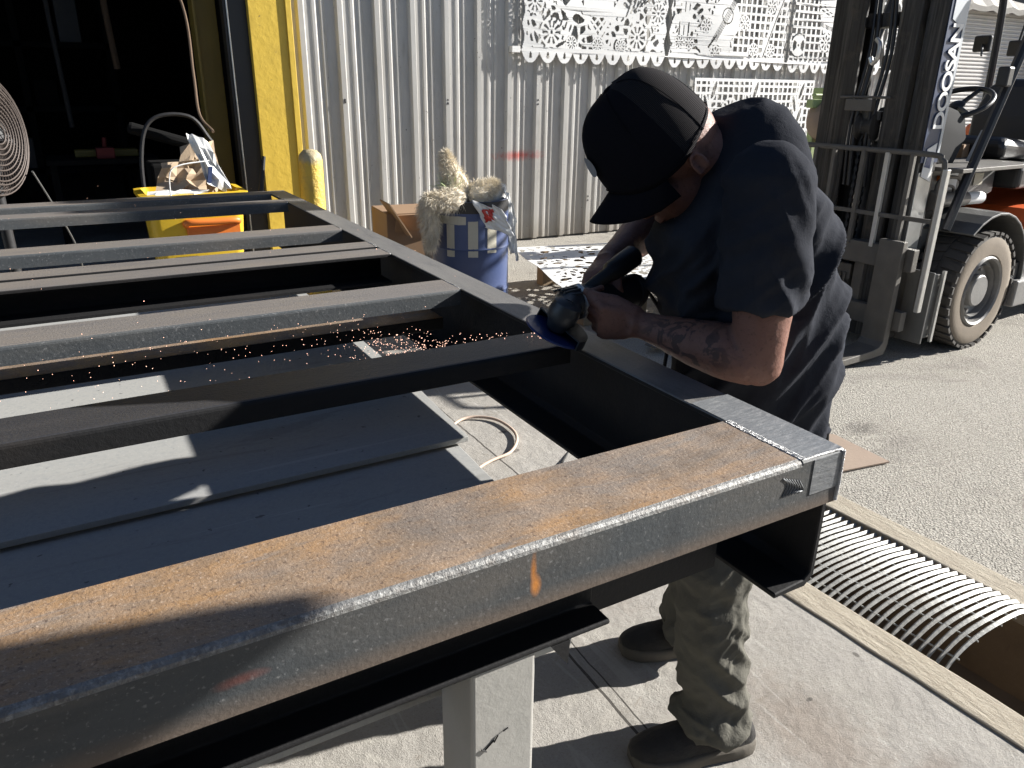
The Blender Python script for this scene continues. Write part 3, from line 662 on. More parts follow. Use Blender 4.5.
# bench below the frame
be = thing('steel_bench', (-.6, 2.2, 0), 'grey steel work bench on square posts under the welded frame', 'bench')
m = MB(); z0 = .683
m.prism([(.70, z0), (.80, z0), (.80, z0+.008), (.754, z0+.008), (.754, z0+.118), (.80, z0+.118), (.80, z0+.124), (.70, z0+.124), (.70, z0+.118), (.746, z0+.118), (.746, z0+.008), (.70, z0+.008)], 'x', -2.2, .573)
m.build('bench_beam', 'shaded_black', be, bevel=.004)
m = MB(); m.box(-2.2, .84, .765, .79, .652, .80); m.box(-2.2, .84, .79, .83, .652, .664); o = m.build('bench_beam', 'shaded_black', be)
m = MB(); m.prism([(.473, .682), (.504, .682), (.502, .641)], 'y', .70, .706); m.build('gusset', 'shaded_black', be)
for x, y in ((.352, .705), (-2.1, .705), (.365, 3.5), (-2.1, 3.5)):
    m = MB(); m.box(x, x+.10, y, y+.10, 0, .683); m.build('bench_post', 'galv', be, bevel=.006, seg=3)
for y in (2.3, 3.2):
    m = MB(); m.box(-2.15, .6, y, y+.08, .47, .547); m.build('bench_rail', 'shaded_black', be)
# marks written on the post
m = MB()
for a, b in (((.372, .545), (.386, .556)), ((.386, .552), (.392, .562)), ((.40, .565), (.408, .568)), ((.366, .548), (.374, .541))):
    m.tube([(a[0], .7035, a[1]), (b[0], .7035, b[1])], .0011, 5)
m.build('pen_mark', 'dark', be)

# plates lying on the bench
def plate(name, pts, z, t, label):
    m = MB(); m.prism(pts, 'z', z-t, z); return tag(m.build(name, 'plate', bevel=.0015), label, 'steel plate', 'pale steel plates stacked on the bench under the frame')
plate('steel_plate', [(-2.4, 1.555), (.778, 1.563), (.80, 1.96), (.81, 3.24), (.80, 3.40), (-2.4, 3.39)], .575, .014, 'wide pale steel plate under the middle beams, partly in sun')
plate('steel_plate', [(-2.4, .83), (.60, .83), (.745, 1.36), (.756, 1.60), (-2.4, 1.60)], .552, .012, 'shaded steel plate just behind the rusty near beam')

# hose on the floor
P = crv([(.9, 2.35, .012), (1.15, 2.62, .012), (1.36, 2.80, .012), (1.49, 2.74, .012), (1.50, 2.56, .012), (1.40, 2.42, .012), (1.25, 2.37, .012), (.9, 2.2, .012), (.2, 2.1, .012)], 10)
m = MB(); m.tube(P, .0065, 10); tag(m.build('floor_hose', 'hose', smooth=True), 'thin beige hose looping over the sunlit floor under the frame', 'hose')

# ------------------------------------------------------------ forklift
fl = thing('forklift', (4.9, 2.88, 0), 'grey and orange forklift with tall dark mast parked facing left, forks on the ground', 'forklift')
def wheel(cx, cy, cz, r, w, side, name='drive_wheel'):
    """side -1: outer face towards -y"""
    t = MB(); yo = cy+side*w/2; yi = cy-side*w/2; s_ = side
    prof = [(r*.56, yo-s_*.03), (r*.62, yo-s_*.004), (r*.78, yo), (r*.91, yo-s_*.006), (r*.965, yo-s_*.02), (r*.975, cy), (r*.965, yi+s_*.02), (r*.9, yi), (r*.6, yi)]
    t.cur = 0; t.lathe([(a, b-0) for a, b in prof], (cx, 0, cz), 'y', 64, cap=False)
    ty = t.build(name, ['tyre_side', 'rubber'], None, smooth=True)
    tyre = ty; me = ty.data
    for pl in me.polygons:
        d = math.hypot(pl.center.x-cx, pl.center.z-cz); pl.material_index = 0 if d < r*.93 and abs(pl.normal.y) > .5 else 1
    tr = MB(); nb = 34
    for k in range(nb):
        for sd in (-1, 1):
            a = 2*math.pi*(k+(.5 if sd > 0 else 0))/nb; da = 2*math.pi/nb*.36
            pts = []
            for rr in (r*.955, r):
                for (aa, yy) in ((a-da, cy+sd*.008), (a+da, cy+sd*.008), (a+da*.9+.05, cy+sd*w*.5), (a-da*.9+.05, cy+sd*w*.5)):
                    pts.append((cx+rr*math.cos(aa), yy, cz+rr*math.sin(aa)))
            tr.add(pts, [(0, 1, 2, 3), (4, 5, 6, 7), (0, 1, 5, 4), (1, 2, 6, 5), (2, 3, 7, 6), (3, 0, 4, 7)])
    ty.name = name
    tre = tr.build('tread', 'rubber'); rim = MB()
    rim.lathe([(r*.6, yo-s_*.01), (r*.57, yo+s_*.004), (r*.54, yo-s_*.004), (r*.52, yo-s_*.045), (r*.46, yo-s_*.05), (r*.44, yo-s_*.02), (r*.42, yo-s_*.06), (r*.30, yo-s_*.07), (.0001, yo-s_*.07)], (cx, 0, cz), 'y', 48, cap=False)
    rm = rim.build('rim', 'rim', smooth=True)
    hub = MB(); hub.lathe([(r*.27, yo-s_*.07), (r*.27, yo-s_*.025), (r*.25, yo-s_*.018), (.0001, yo-s_*.018)], (cx, 0, cz), 'y', 32, cap=False)
    for k in range(6):
        a = k*math.pi/3+.3; hub.lathe([(.012, yo-s_*.07), (.012, yo-s_*.045), (.0001, yo-s_*.045)], (cx+r*.36*math.cos(a), 0, cz+r*.36*math.sin(a)), 'y', 6, cap=False)
    hb = hub.build('hub', 'rim', smooth=True)
    for o in (ty, tre, rm, hb):
        o.data.transform(Matrix.Translation((-fl.location.x, -fl.location.y, 0)))
    ty.parent = fl
    for o in (tre, rm, hb): o.parent = ty
wheel(4.45, 2.45, .338, .34, .25, -1)
wheel(4.45, 3.305, .338, .34, .25, 1)
wheel(6.15, 2.50, .27, .27, .18, -1, 'steer_wheel'); wheel(6.15, 3.26, .27, .27, .18, 1, 'steer_wheel')
# mast: outer and inner channels
def upright(y0, y1, x0, x1, zt, name='mast_channel'):
    m = MB(); t = .018; s_ = 1 if y1 > y0 else -1
    p = [(x0, y0), (x1, y0), (x1, y1), (x1-t, y1), (x1-t, y0+s_*t), (x0+t, y0+s_*t), (x0+t, y1), (x0, y1)]
    m.prism(p, 'z', .07, zt); return m.build(name, 'mast', fl, bevel=.003)
upright(2.555, 2.66, 3.93, 4.10, 2.5); upright(3.205, 3.10, 3.93, 4.10, 2.5)
upright(2.675, 2.79, 3.90, 4.05, 2.7); upright(3.085, 2.985, 3.90, 4.05, 2.7)
m = MB()
m.box(3.95, 4.08, 2.66, 3.10, 1.72, 1.79); m.build('mast_crossbar', 'mast', fl, bevel=.004)
m = MB(); m.box(3.94, 4.10, 2.60, 3.18, .09, .2); m.build('mast_crossbar', 'mast', fl, bevel=.004)
m = MB(); m.box(4.0, 4.1, 2.6, 3.2, 1.0, 1.06); m.build('mast_crossbar', 'mast', fl, bevel=.004)
m = MB(); m.tube([(3.99, 2.88, .15), (3.99, 2.88, 1.15)], .035, 16); m.tube([(3.99, 2.88, 1.1), (3.99, 2.88, 1.25)], .026, 12); m.build('lift_cylinder', 'fl_grey', fl, smooth=True)
m = MB()
for y in (2.72, 3.04): m.tube([(4.06, y, .15), (4.06, y, 2.5)], .022, 12)
m.build('lift_cylinder', 'chrome', fl, smooth=True)
for y in (2.855, 2.905):
    m = MB()
    for k in range(40): m.box(3.915, 3.935, y-.004 if k % 2 else y-.01, y+.004 if k % 2 else y+.01, .45+k*.022, .45+k*.022+.024)
    m.build('lift_chain', 'dark', fl)
m = MB(); m.lathe([(.055, 2.82), (.075, 2.825), (.075, 2.835), (.05, 2.85), (.05, 2.90), (.075, 2.915), (.075, 2.925), (.055, 2.93)], (3.93, 0, 1.22), 'y', 28)
m.box(3.90, 3.97, 2.80, 2.95, 1.255, 1.30); m.build('chain_pulley', 'mast', fl, smooth=True)
m = MB()
for k, (y, r_) in enumerate(((2.83, .010), (2.855, .010), (2.93, .012), (2.96, .009))):
    m.tube(crv([(3.93, y, 2.6), (3.92+.01*k, y+.015, 2.0), (3.93, y-.01, 1.6), (3.9, y+.01, 1.25), (3.91, y, .9)], 8), r_, 8)
m.build('hydraulic_hose', 'black', fl, smooth=True)
m = MB(); m.tube(crv([(3.90, 2.90, 1.66), (3.89, 2.87, 1.63), (3.89, 2.87, 1.57), (3.90, 2.90, 1.54), (3.90, 2.92, 1.57)], 6), .012, 8); m.build('lifting_hook', 'chrome', fl, smooth=True)
m = MB(); m.box(3.86, 3.90, 2.84, 3.0, 1.30, 1.36); m.tube([(3.88, 2.75, 1.37), (3.88, 3.05, 1.37)], .008, 6); m.build('hose_bracket', 'fl_dirty', fl, bevel=.004)
# carriage, backrest, forks
m = MB()
m.box(3.82, 3.87, 2.42, 3.36, .50, .62); m.box(3.82, 3.87, 2.42, 3.36, .17, .28)
m.box(3.87, 3.93, 2.72, 2.78, .17, .62); m.box(3.87, 3.93, 2.98, 3.04, .17, .62); m.build('carriage', 'fl_dirty', fl, bevel=.004)
m = MB(); m.box(3.875, 3.90, 2.80, 2.97, .38, .47)
for k in range(5): m.box(3.86, 3.885, 2.82+k*.03, 2.835+k*.03, .33, .42)
m.build('side_shifter', 'fl_dirty', fl, bevel=.003)
b = MB(); yn, yf = 2.36, 3.40
b.tube(crv([(3.83, yn, .33), (3.83, yn, .7), (3.83, yn, 1.03), (3.83, yn+.025, 1.085), (3.83, yn+.08, 1.105), (3.83, 2.88, 1.107), (3.83, yf-.08, 1.105), (3.83, yf-.02, 1.08), (3.83, yf, 1.0), (3.83, yf, .33)], 6), .014, 10, flat=.8)
b.build('load_backrest', 'fl_dirty', fl, smooth=True)
b = MB(); b.box(3.822, 3.838, yn, yf, .765, .788); b.build('backrest_bar', 'fl_dirty', fl, bevel=.002)
for y in (2.52, 2.66, 2.80, 2.98, 3.1, 3.25):
    b = MB(); b.box(3.815, 3.84, y, y+.022, .6, 1.10); b.build('backrest_bar', 'fl_dirty' if y != 2.66 else 'chrome', fl, bevel=.002)
b = MB(); b.box(3.815, 3.85, 2.335, 2.36, .3, 1.04); b.build('backrest_post', 'chrome', fl, bevel=.003)
for y in (2.46, 3.16):
    b = MB(); b.rings([[(3.815, y, .66), (3.815, y+.14, .66), (3.775, y+.14, .66), (3.775, y, .66)], [(3.815, y, .09), (3.815, y+.14, .09), (3.765, y+.14, .11), (3.765, y, .11)],
                       [(3.79, y, .035), (3.79, y+.14, .035), (3.735, y+.14, .085), (3.735, y, .085)], [(3.70, y, .03), (3.70, y+.14, .03), (3.68, y+.14, .075), (3.68, y, .075)],
                       [(2.95, y, .035), (2.95, y+.14, .035), (2.95, y+.14, .055), (2.95, y, .055)], [(2.75, y+.03, .038), (2.75, y+.11, .038), (2.75, y+.11, .048), (2.75, y+.03, .048)]])
    b.build('fork', 'fl_dirty', fl, bevel=.004)
# bracket plate ahead of the wheel
b = MB(); b.box(3.95, 4.05, 2.37, 2.555, .12, .48); b.box(3.935, 3.95, 2.35, 2.50, .10, .50); b.build('mast_foot', 'fl_grey', fl, bevel=.004)
b = MB(); b.box(4.03, 4.05, 2.345, 2.36, .10, .50); b.build('foot_edge', 'chrome', fl)
# decal strip with the lettering on the outer side of the near upright
b = MB(); b.box(3.935, 4.095, 2.549, 2.553, 1.05, 2.5); b.build('decal', 'navy', fl)
b = MB(); b.prism([(4.07, 1.08), (4.092, 1.08), (4.092, 2.3), (3.96, 2.3), (3.96, 1.74), (4.07, 1.70)], 'y', 2.545, 2.548); b.build('decal', 'silver', fl)
b = MB(); b.prism([(3.955, .98), (4.05, .95), (4.05, 1.15), (3.97, 1.12)], 'y', 2.543, 2.546); b.build('decal', 'white', fl)
b = MB(); b.prism([(3.965, 1.03), (4.02, 1.02), (4.02, 1.09), (3.98, 1.10)], 'y', 2.540, 2.5425); b.build('decal', 'barrel', fl)
b = MB(); b.box(3.94, 4.07, 2.548, 2.554, .3, 1.0); b.build('bright_strip', 'chrome', fl)
cu = bpy.data.curves.new('lettering', 'FONT'); cu.body = 'DOOSAN'; cu.size = .125; cu.extrude = .0015; cu.offset = .0028; cu.space_character = .92
to = bpy.data.objects.new('tmp', cu); COL.objects.link(to); dg = bpy.context.evaluated_depsgraph_get(); me = bpy.data.meshes.new_from_object(to.evaluated_get(dg)); bpy.data.objects.remove(to)
# local x -> up, local y -> -x ... reading upwards on the side face
me.transform(Matrix(((0, -1, 0, 4.062-fl.location.x), (0, 0, -1, 2.5425-fl.location.y), (1, 0, 0, 1.215), (0, 0, 0, 1))))
lo = bpy.data.objects.new('lettering', me); COL.objects.link(lo); lo.parent = fl; me.materials.clear(); me.materials.append(MAT['white'])
# body
b = MB(); b.box(4.12, 4.98, 2.60, 3.16, .18, .72); b.box(4.9, 6.3, 2.40, 3.36, .2, .62); b.build('chassis', 'fl_grey', fl, bevel=.01)
b = MB()   # fender arch
rs = []
for k in range(13):
    a = math.radians(130-k*12.5); r_ = .41; rs.append([(4.47+r_*math.cos(a)*1.0+(.0), 2.325, .36+r_*math.sin(a)), (4.47+(r_+.014)*math.cos(a), 2.325, .36+(r_+.014)*math.sin(a)), (4.47+(r_+.014)*math.cos(a), 2.62, .36+(r_+.014)*math.sin(a)), (4.47+r_*math.cos(a), 2.62, .36+r_*math.sin(a))])
b.rings(rs); b.build('fender', 'fl_grey', fl, bevel=.004)
b = MB(); b.prism([(4.92, .46), (6.2, .46), (6.35, .7), (6.3, .80), (5.1, .74), (4.92, .66)], 'y', 2.36, 3.40); b.build('side_panel', 'fl_orange', fl, bevel=.015)
b = MB(); b.prism([(5.95, .3), (6.75, .35), (6.85, .7), (6.75, 1.15), (5.9, 1.2)], 'y', 2.36, 3.40); b.build('counterweight', 'fl_orange', fl, bevel=.06, seg=3)
b = MB(); b.box(4.80, 5.3, 2.30, 2.5, .20, .36); b.build('step', 'rim', fl, bevel=.01)
b = MB(); b.box(4.78, 5.35, 2.345, 2.5, .36, .46); b.build('step_riser', 'black', fl)
b = MB(); b.prism([(4.14, .82), (4.78, .80), (4.92, .84), (4.9, 1.0), (4.14, 1.015)], 'y', 2.62, 3.14); b.build('front_cowl', 'fl_grey', fl, bevel=.01)
b = MB(); b.box(4.13, 4.95, 2.42, 3.34, 1.0, 1.022); b.build('floor_edge', 'fl_dirty', fl, bevel=.003)
b = MB(); b.box(4.35, 4.47, 2.614, 2.619, .88, .97); b.build('label', 'silver', fl)
b = MB(); b.box(4.66, 4.76, 2.614, 2.619, .89, .96); b.build('label', 'tape', fl)
b = MB(); b.box(4.26, 4.33, 2.600, 2.62, .935, .965); b.build('reflector', 'orange', fl)
b = MB(); b.tube(crv([(4.18, 2.56, .80), (4.17, 2.56, .93), (4.25, 2.56, .96), (4.38, 2.56, .95), (4.43, 2.57, .90), (4.42, 2.6, .84)], 6), .010, 8); b.tube(crv([(4.22, 2.57, .86), (4.27, 2.57, .91), (4.36, 2.57, .90), (4.38, 2.58, .85)], 6), .008, 8); b.build('hydraulic_hose', 'fl_dirty', fl, smooth=True)
b = MB(); b.tube([(4.17, 2.57, .84), (4.5, 2.57, .83)], .042, 18); b.tube([(4.12, 2.57, .84), (4.2, 2.57, .84)], .055, 18); b.build('tilt_cylinder', 'fl_dirty', fl, smooth=True)
b = MB(); b.tube([(4.5, 2.57, .83), (4.68, 2.57, .825)], .036, 18); b.build('tilt_cylinder', 'white', fl, smooth=True)
# dash, steering wheel, levers
b = MB(); b.rings([[(4.18, 2.66, 1.02), (4.48, 2.66, 1.02), (4.48, 3.1, 1.02), (4.18, 3.1, 1.02)], [(4.22, 2.66, 1.2), (4.56, 2.66, 1.16), (4.56, 3.1, 1.16), (4.22, 3.1, 1.2)],
                   [(4.32, 2.70, 1.31), (4.62, 2.72, 1.27), (4.62, 3.06, 1.27), (4.32, 3.08, 1.31)], [(4.42, 2.74, 1.33), (4.60, 2.76, 1.30), (4.60, 3.02, 1.30), (4.42, 3.04, 1.33)]])
b.build('dashboard', 'cowl', fl, smooth=True, bevel=.01)
hub = Vector((4.72, 2.84, 1.34)); ax = Vector((-.45, 0, .89)).normalized(); u = Vector((0, 1, 0)); w = ax.cross(u)
b = MB(); ring = [hub+(u*math.cos(a)+w*math.sin(a))*.185 for a in [2*math.pi*k/40 for k in range(41)]]; b.tube(ring, .015, 10, cap=False)
for a in (0.3, 2.4, 4.5): b.tube([hub-ax*.02, hub+(u*math.cos(a)+w*math.sin(a))*.18], [.016, .012], 8)
b.ell(hub-ax*.01, (u, w, ax), (.045, .045, .02), 16, 8); b.build('steering_wheel', 'black', fl, smooth=True)
b = MB(); b.tube([hub-ax*.02, hub-ax*.16, (4.5, 2.86, 1.1)], [.03, .045, .06], 12); b.build('steering_column', 'black', fl, smooth=True)
b = MB(); b.rings([[(4.56, 2.60, 1.03), (4.60, 2.60, 1.03), (4.60, 2.64, 1.03), (4.56, 2.64, 1.03)], [(4.66, 2.60, 1.2), (4.72, 2.60, 1.2), (4.72, 2.64, 1.2), (4.66, 2.64, 1.2)]]); b.build('side_bracket', 'silver', fl, bevel=.004)
b = MB()
for k in range(3): b.tube([(4.62, 3.05+k*.04, 1.2), (4.66, 3.05+k*.04, 1.42)], .006, 8); b.ell((4.66, 3.05+k*.04, 1.43), ((1, 0, 0), (0, 1, 0), (0, 0, 1)), (.014, .014, .018), 10, 8)
b.build('lever', 'black', fl, smooth=True)
# seat
b = MB(); b.rings([[(5.02, 2.66, 1.02), (5.50, 2.66, 1.0), (5.50, 3.10, 1.0), (5.02, 3.10, 1.02)], [(5.0, 2.65, 1.12), (5.48, 2.65, 1.08), (5.48, 3.11, 1.08), (5.0, 3.11, 1.12)], [(5.05, 2.69, 1.15), (5.45, 2.69, 1.11), (5.45, 3.07, 1.11), (5.05, 3.07, 1.15)]]); b.build('seat_cushion', 'seat', fl, bevel=.03, seg=3)
b = MB(); b.rings([[(5.42, 2.66, 1.08), (5.54, 2.66, 1.08), (5.54, 3.10, 1.08), (5.42, 3.10, 1.08)], [(5.46, 2.64, 1.26), (5.57, 2.64, 1.26), (5.57, 3.12, 1.26), (5.46, 3.12, 1.26)], [(5.52, 2.68, 1.44), (5.60, 2.68, 1.44), (5.60, 3.08, 1.44), (5.52, 3.08, 1.44)], [(5.56, 2.76, 1.49), (5.60, 2.76, 1.49), (5.60, 3.0, 1.49), (5.56, 3.0, 1.49)]])
b.build('seat_back', 'seat', fl, bevel=.03, seg=3)
b = MB(); b.box(4.95, 5.9, 2.50, 3.26, .86, 1.0); b.build('engine_hood', 'black', fl, bevel=.03, seg=3)
# overhead guard
b = MB()
for y in (2.44, 3.32):
    P = crv([(4.06, y, .70), (4.16, y, .95), (4.36, y, 1.42), (4.62, y, 2.02), (4.70, y, 2.10), (5.0, y, 2.14), (5.7, y, 2.14), (5.86, y, 2.08), (5.93, y, 1.6), (5.95, y, 1.0)], 6)
    b.tube([Vector(p)+Vector((.06, 0, 0)) for p in P], .026, 8, flat=1.0)
for k in range(6): b.box(4.85+k*.17, 4.88+k*.17, 2.46, 3.30, 2.13, 2.155)
b.build('overhead_guard', 'black', fl, smooth=True)
b = MB(); b.box(4.64, 4.70, 2.44, 3.32, 1.98, 2.04); b.build('guard_crossbar', 'black', fl, bevel=.005)
# warning sign behind the guard leg
b = MB(); b.box(4.98, 5.2, 2.352, 2.358, .60, .84); b.build('warning_label', 'bag', fl)
b = MB(); b.box(5.0, 5.18, 2.349, 2.3515, .80, .83); b.tube([(5.06, 2.349, .66), (5.07, 2.349, .75)], .008, 6); b.ell((5.07, 2.349, .77), ((1, 0, 0), (0, 1, 0), (0, 0, 1)), (.012, .002, .012), 8, 6); b.build('warning_print', 'navy', fl)
# mirrors and lamp
def mirror(c, arm, nm='mirror'):
    b = MB(); c = Vector(c); b.obox(c, (0.2, 1, 0), (1, -.2, 0), (0, 0, 1), .055, .014, .045); o = b.build(nm, 'black', fl, bevel=.012, seg=3)
    b = MB(); b.tube([c, Vector(arm)], .006, 6); b.build('mirror_arm', 'black', o)
mirror((4.7, 3.31, 1.57), (4.72, 3.34, 1.95)); mirror((4.86, 2.84, 1.67), (4.70, 2.75, 1.60)); mirror((5.27, 2.84, 1.66), (5.3, 2.8, 2.1))
b = MB(); b.obox((4.36, 2.43, 1.48), (1, 0, 0), (0, 1, 0), (0, 0, 1), .03, .03, .05); b.build('work_lamp', 'black', fl, bevel=.01)
b = MB(); b.lathe([(.0001, 2.40), (.05, 2.405), (.09, 2.43), (.09, 2.44), (.0001, 2.45)], (4.50, 0, 1.93), 'y', 24, cap=False); b.build('head_lamp', 'silver', fl, smooth=True)
b = MB(); b.obox((4.92, 2.95, 1.06), (1, .3, 0), (-.3, 1, 0), (0, 0, 1), .07, .05, .04); tag(b.build('cardboard_box', 'cardboard', bevel=.004), 'small open cardboard piece on the forklift floor before the seat', 'box')
fl.rotation_euler = (0, 0, R(3.5)); fl.location = (4.882, 2.934, 0)
# green machine behind the mast
gm = thing('saw_machine', (5.0, 4.2, 0), 'pale green machine with a brown round guard, seen through the forklift mast', 'machine')
b = MB(); b.box(4.95, 5.02, 4.1, 4.16, 0, 1.3); b.box(5.3, 5.37, 4.3, 4.36, 0, 1.3); b.box(4.85, 5.45, 4.05, 4.12, 1.28, 1.34); b.box(4.9, 5.4, 4.05, 4.45, .5, .56); b.build('machine_frame', 'green', gm, bevel=.01)
b = MB(); b.lathe([(.14, 4.0), (.15, 4.02), (.15, 4.1), (.14, 4.12)], (5.02, 0, 1.20), 'y', 28); b.build('blade_guard', 'rustplate', gm, smooth=True)
b = MB(); b.box(5.0, 5.25, 4.05, 4.2, 1.34, 1.42); b.box(4.8, 5.1, 4.0, 4.04, 1.36, 1.38); b.build('motor', 'green', gm, bevel=.02)

# ------------------------------------------------------------ barrel and what is in it
BX, BY = 2.30, 4.50
ba = thing('plastic_barrel', (BX, BY, 0), 'blue plastic barrel with pale tape letters, full of straw and bags', 'barrel')
b = MB(); b.lathe([(.225, -.08), (.238, -.06), (.24, .2), (.245, .21), (.24, .225), (.24, .45), (.245, .46), (.24, .475), (.24, .66), (.232, .70), (.236, .705), (.236, .72), (.222, .722), (.22, .70), (.22, .3), (.0001, .3)], (BX, BY, 0), 'z', 48, cap=False); b.build('drum', 'barrel', ba, smooth=True)
b = MB(); b.lathe([(.2405, .66), (.242, .70), (.241, .72), (.239, .722)], (BX, BY, 0), 'z', 48, cap=False); b.build('rim', 'black', ba, smooth=True)
va = math.atan2(-BY, -BX) # direction to the viewer
def tp(a0, a1, z0, z1, mat='tape'):
    b = MB(); n = 8; r_ = .2425; rs = []
    vs = []; fs = []
    for k in range(n+1):
        a = va+a0+(a1-a0)*k/n; j = .003*nz3((a, z0, 1), 9)
        vs += [(BX+r_*math.cos(a), BY+r_*math.sin(a), z0+j), (BX+r_*math.cos(a), BY+r_*math.sin(a), z1-j)]
    for k in range(n): fs.append((2*k, 2*k+2, 2*k+3, 2*k+1))
    b.add(vs, fs); b.build('tape_letter', mat, ba)
tp(-.85, -.1, .60, .645); tp(-.62, -.40, .42, .60); tp(-.05, .2, .42, .62); tp(.45, .72, .44, .66)
def tuft(c, d, L, n, spread, name, label, mat='straw', r_=.0030, seed=1, curl=.3):
    rg = random.Random(seed); b = MB(); d = Vector(d).normalized()
    for i in range(n):
        v = (d+Vector((rg.gauss(0, 1), rg.gauss(0, 1), rg.gauss(0, 1)))*spread).normalized(); l = L*rg.uniform(.5, 1.1)
        p0 = Vector(c)+Vector((rg.gauss(0, 1), rg.gauss(0, 1), rg.gauss(0, .6)))*.028; k_ = Vector((rg.gauss(0, 1), rg.gauss(0, 1), rg.gauss(0, 1)))*curl*l
        s_ = v.cross(Vector((rg.gauss(0, 1), rg.gauss(0, 1), rg.gauss(0, 1)))).normalized()*r_
        P = [p0+v*l*t+k_*t*t for t in (0, .35, .7, 1)]
        vs = []
        for j, p in enumerate(P): q = s_*(1-.28*j); vs += [p-q, p+q]
        b.add(vs, [(0, 1, 3, 2), (2, 3, 5, 4), (4, 5, 7, 6)])
    return tag(b.build(name, mat), label, 'straw')
def fluff(c, d, L, w, name, label, seed, mat='straw', dens=2600):
    """soft fibrous plume: a ragged core with a coat of short fine fibres"""
    rg = random.Random(seed); c = Vector(c); d = Vector(d).normalized(); u_ = d.cross(Vector((.3, 1, .2))).normalized(); w_ = d.cross(u_); b = MB(); rs = []
    prof = [(0, .35), (.12, .8), (.28, 1), (.45, .92), (.62, .72), (.8, .5), (.93, .28), (1, .05)]
    P = []
    for f, r_ in prof:
        ax = c+d*L*f+u_*.25*L*math.sin(f*2.2)*.4; ring = []
        for k in range(22):
            a = 2*math.pi*k/22; rr_ = w*r_*(1+.35*nz3((math.cos(a)*2, math.sin(a)*2, f*4+seed), 1.6)); ring.append(ax+(u_*math.cos(a)+w_*math.sin(a))*rr_*.8)
        rs.append(ring); P.append((ax, w*r_))
    b.rings(rs)
    for i in range(dens):
        f = rg.random()**.8*.98; k = f*(len(P)-1)*.999; j = min(int(k), len(P)-2); k -= j; ax = P[j][0].lerp(P[j+1][0], k); r_ = (P[j][1]*(1-k)+P[j+1][1]*k)*.75
        a = rg.uniform(0, 6.283); o_ = u_*math.cos(a)+w_*math.sin(a); p0 = ax+o_*r_; v = (o_*rg.uniform(.3, 1.1)+d*rg.uniform(.3, 1.3)+Vector((rg.gauss(0, .35), rg.gauss(0, .35), rg.gauss(0, .35)-.1))).normalized()
        l = rg.uniform(.02, .055); s_ = v.cross(Vector((rg.gauss(0, 1), rg.gauss(0, 1), rg.gauss(0, 1)))).normalized()*.0013; g_ = Vector((0, 0, -.35*l))
        b.add([p0-s_, p0+s_, p0+v*l*.6+s_*.7, p0+v*l*.6-s_*.7, p0+v*l+g_*.5], [(0, 1, 2, 3), (3, 2, 4)])
    return tag(b.build(name, mat), label, 'straw')
fluff((2.24, 4.42, .70), (-.42, 0, 1), .31, .085, 'straw_bundle', 'upright cream bundle of fibre sticking out of the blue barrel', 3)
fluff((2.22, 4.36, .72), (.9, -.1, .35), .20, .075, 'straw_bundle', 'loose cream fibre hanging over the right of the barrel', 4)
fluff((2.20, 4.36, .74), (-1, -.1, .12), .27, .075, 'straw_bundle', 'grey cream fibre spilling over the left of the barrel', 5)
fluff((1.98, 4.45, .74), (-.1, -.2, -1), .27, .07, 'straw_bundle', 'cream fibre hanging down between the barrel and the cardboard box', 9)
tuft((2.12, 4.40, .78), (.1, -.1, 1), .09, 90, .8, 'straw_bundle', 'small green sprig on top of the blue barrel', 'green', .003, 6)
def cloth(o_, ax, ay, w, h, name, mat, label, cat, amp=.02, n=26, seed=0, fold=6, par=None):
    ax, ay = Vector(ax).normalized(), Vector(ay).normalized(); nrm = ax.cross(ay); b = MB(); vs = []
    for j in range(n+1):
        for i in range(n+1):
            a, c = i/n, j/n; d = amp*(nz3((a*fold*.5, c*fold*.5, seed), 1)+.5*nz3((a*fold, c*fold, seed+4), 1.6))+amp*.8*abs(nz3((a*2+c*2.4, a-c, seed+9), 1.3))
            e_ = .03*nz3((a*3, c*3, seed+20), 1)
            vs.append(Vector(o_)+ax*(w*a+e_)+ay*(h*c+e_)+nrm*d)
    b.add(vs, [(j*(n+1)+i, j*(n+1)+i+1, (j+1)*(n+1)+i+1, (j+1)*(n+1)+i) for j in range(n) for i in range(n)])
    o = b.build(name, mat, par, smooth='all'); so = o.modifiers.new('thick', 'SOLIDIFY'); so.thickness = .002
    if label: tag(o, label, cat)
    return o
cloth((2.18, 4.235, .74), (.80, -.22, -.25), (.45, .0, -.8), .19, .17, 'plastic_bag', 'bag', 'white printed plastic bag draped over the front of the barrel', 'bag', .02, seed=2)
b = MB(); b.lathe([(.075, 0), (.08, .05), (.085, .13), (.08, .15)], (2.44, 4.46, .64), 'z', 24); tag(b.build('paint_tin', 'bag', smooth=True), 'pale round tin tucked in the right side of the barrel', 'tin')
cloth((2.46, 4.36, .78), (.35, .1, -.3), (.12, .0, -.9), .12, .36, 'plastic_bag', 'bag', 'crumpled clear bag hanging down the right side of the barrel', 'bag', .04, seed=6)
cloth((2.24, 4.22, .69), (.5, -.1, .05), (.2, 0, -1), .06, .07, 'printed_label', 'red', 'small red print on the white bag over the barrel', 'label', .004, 8, seed=2)
DV = Vector((-.30, -.53, .085))
for o in list(COL.objects):
    if o.parent is None and (o.name.split('.')[0] in ('plastic_barrel', 'straw_bundle', 'plastic_bag', 'paint_tin', 'printed_label')):
        o.data and o.data.transform(Matrix.Translation((-2.30, -4.50, 0)))
        if o.data: o.location = Vector((2.30, 4.50, 0))
        o.location += DV; o.scale = (.92, .92, 1)
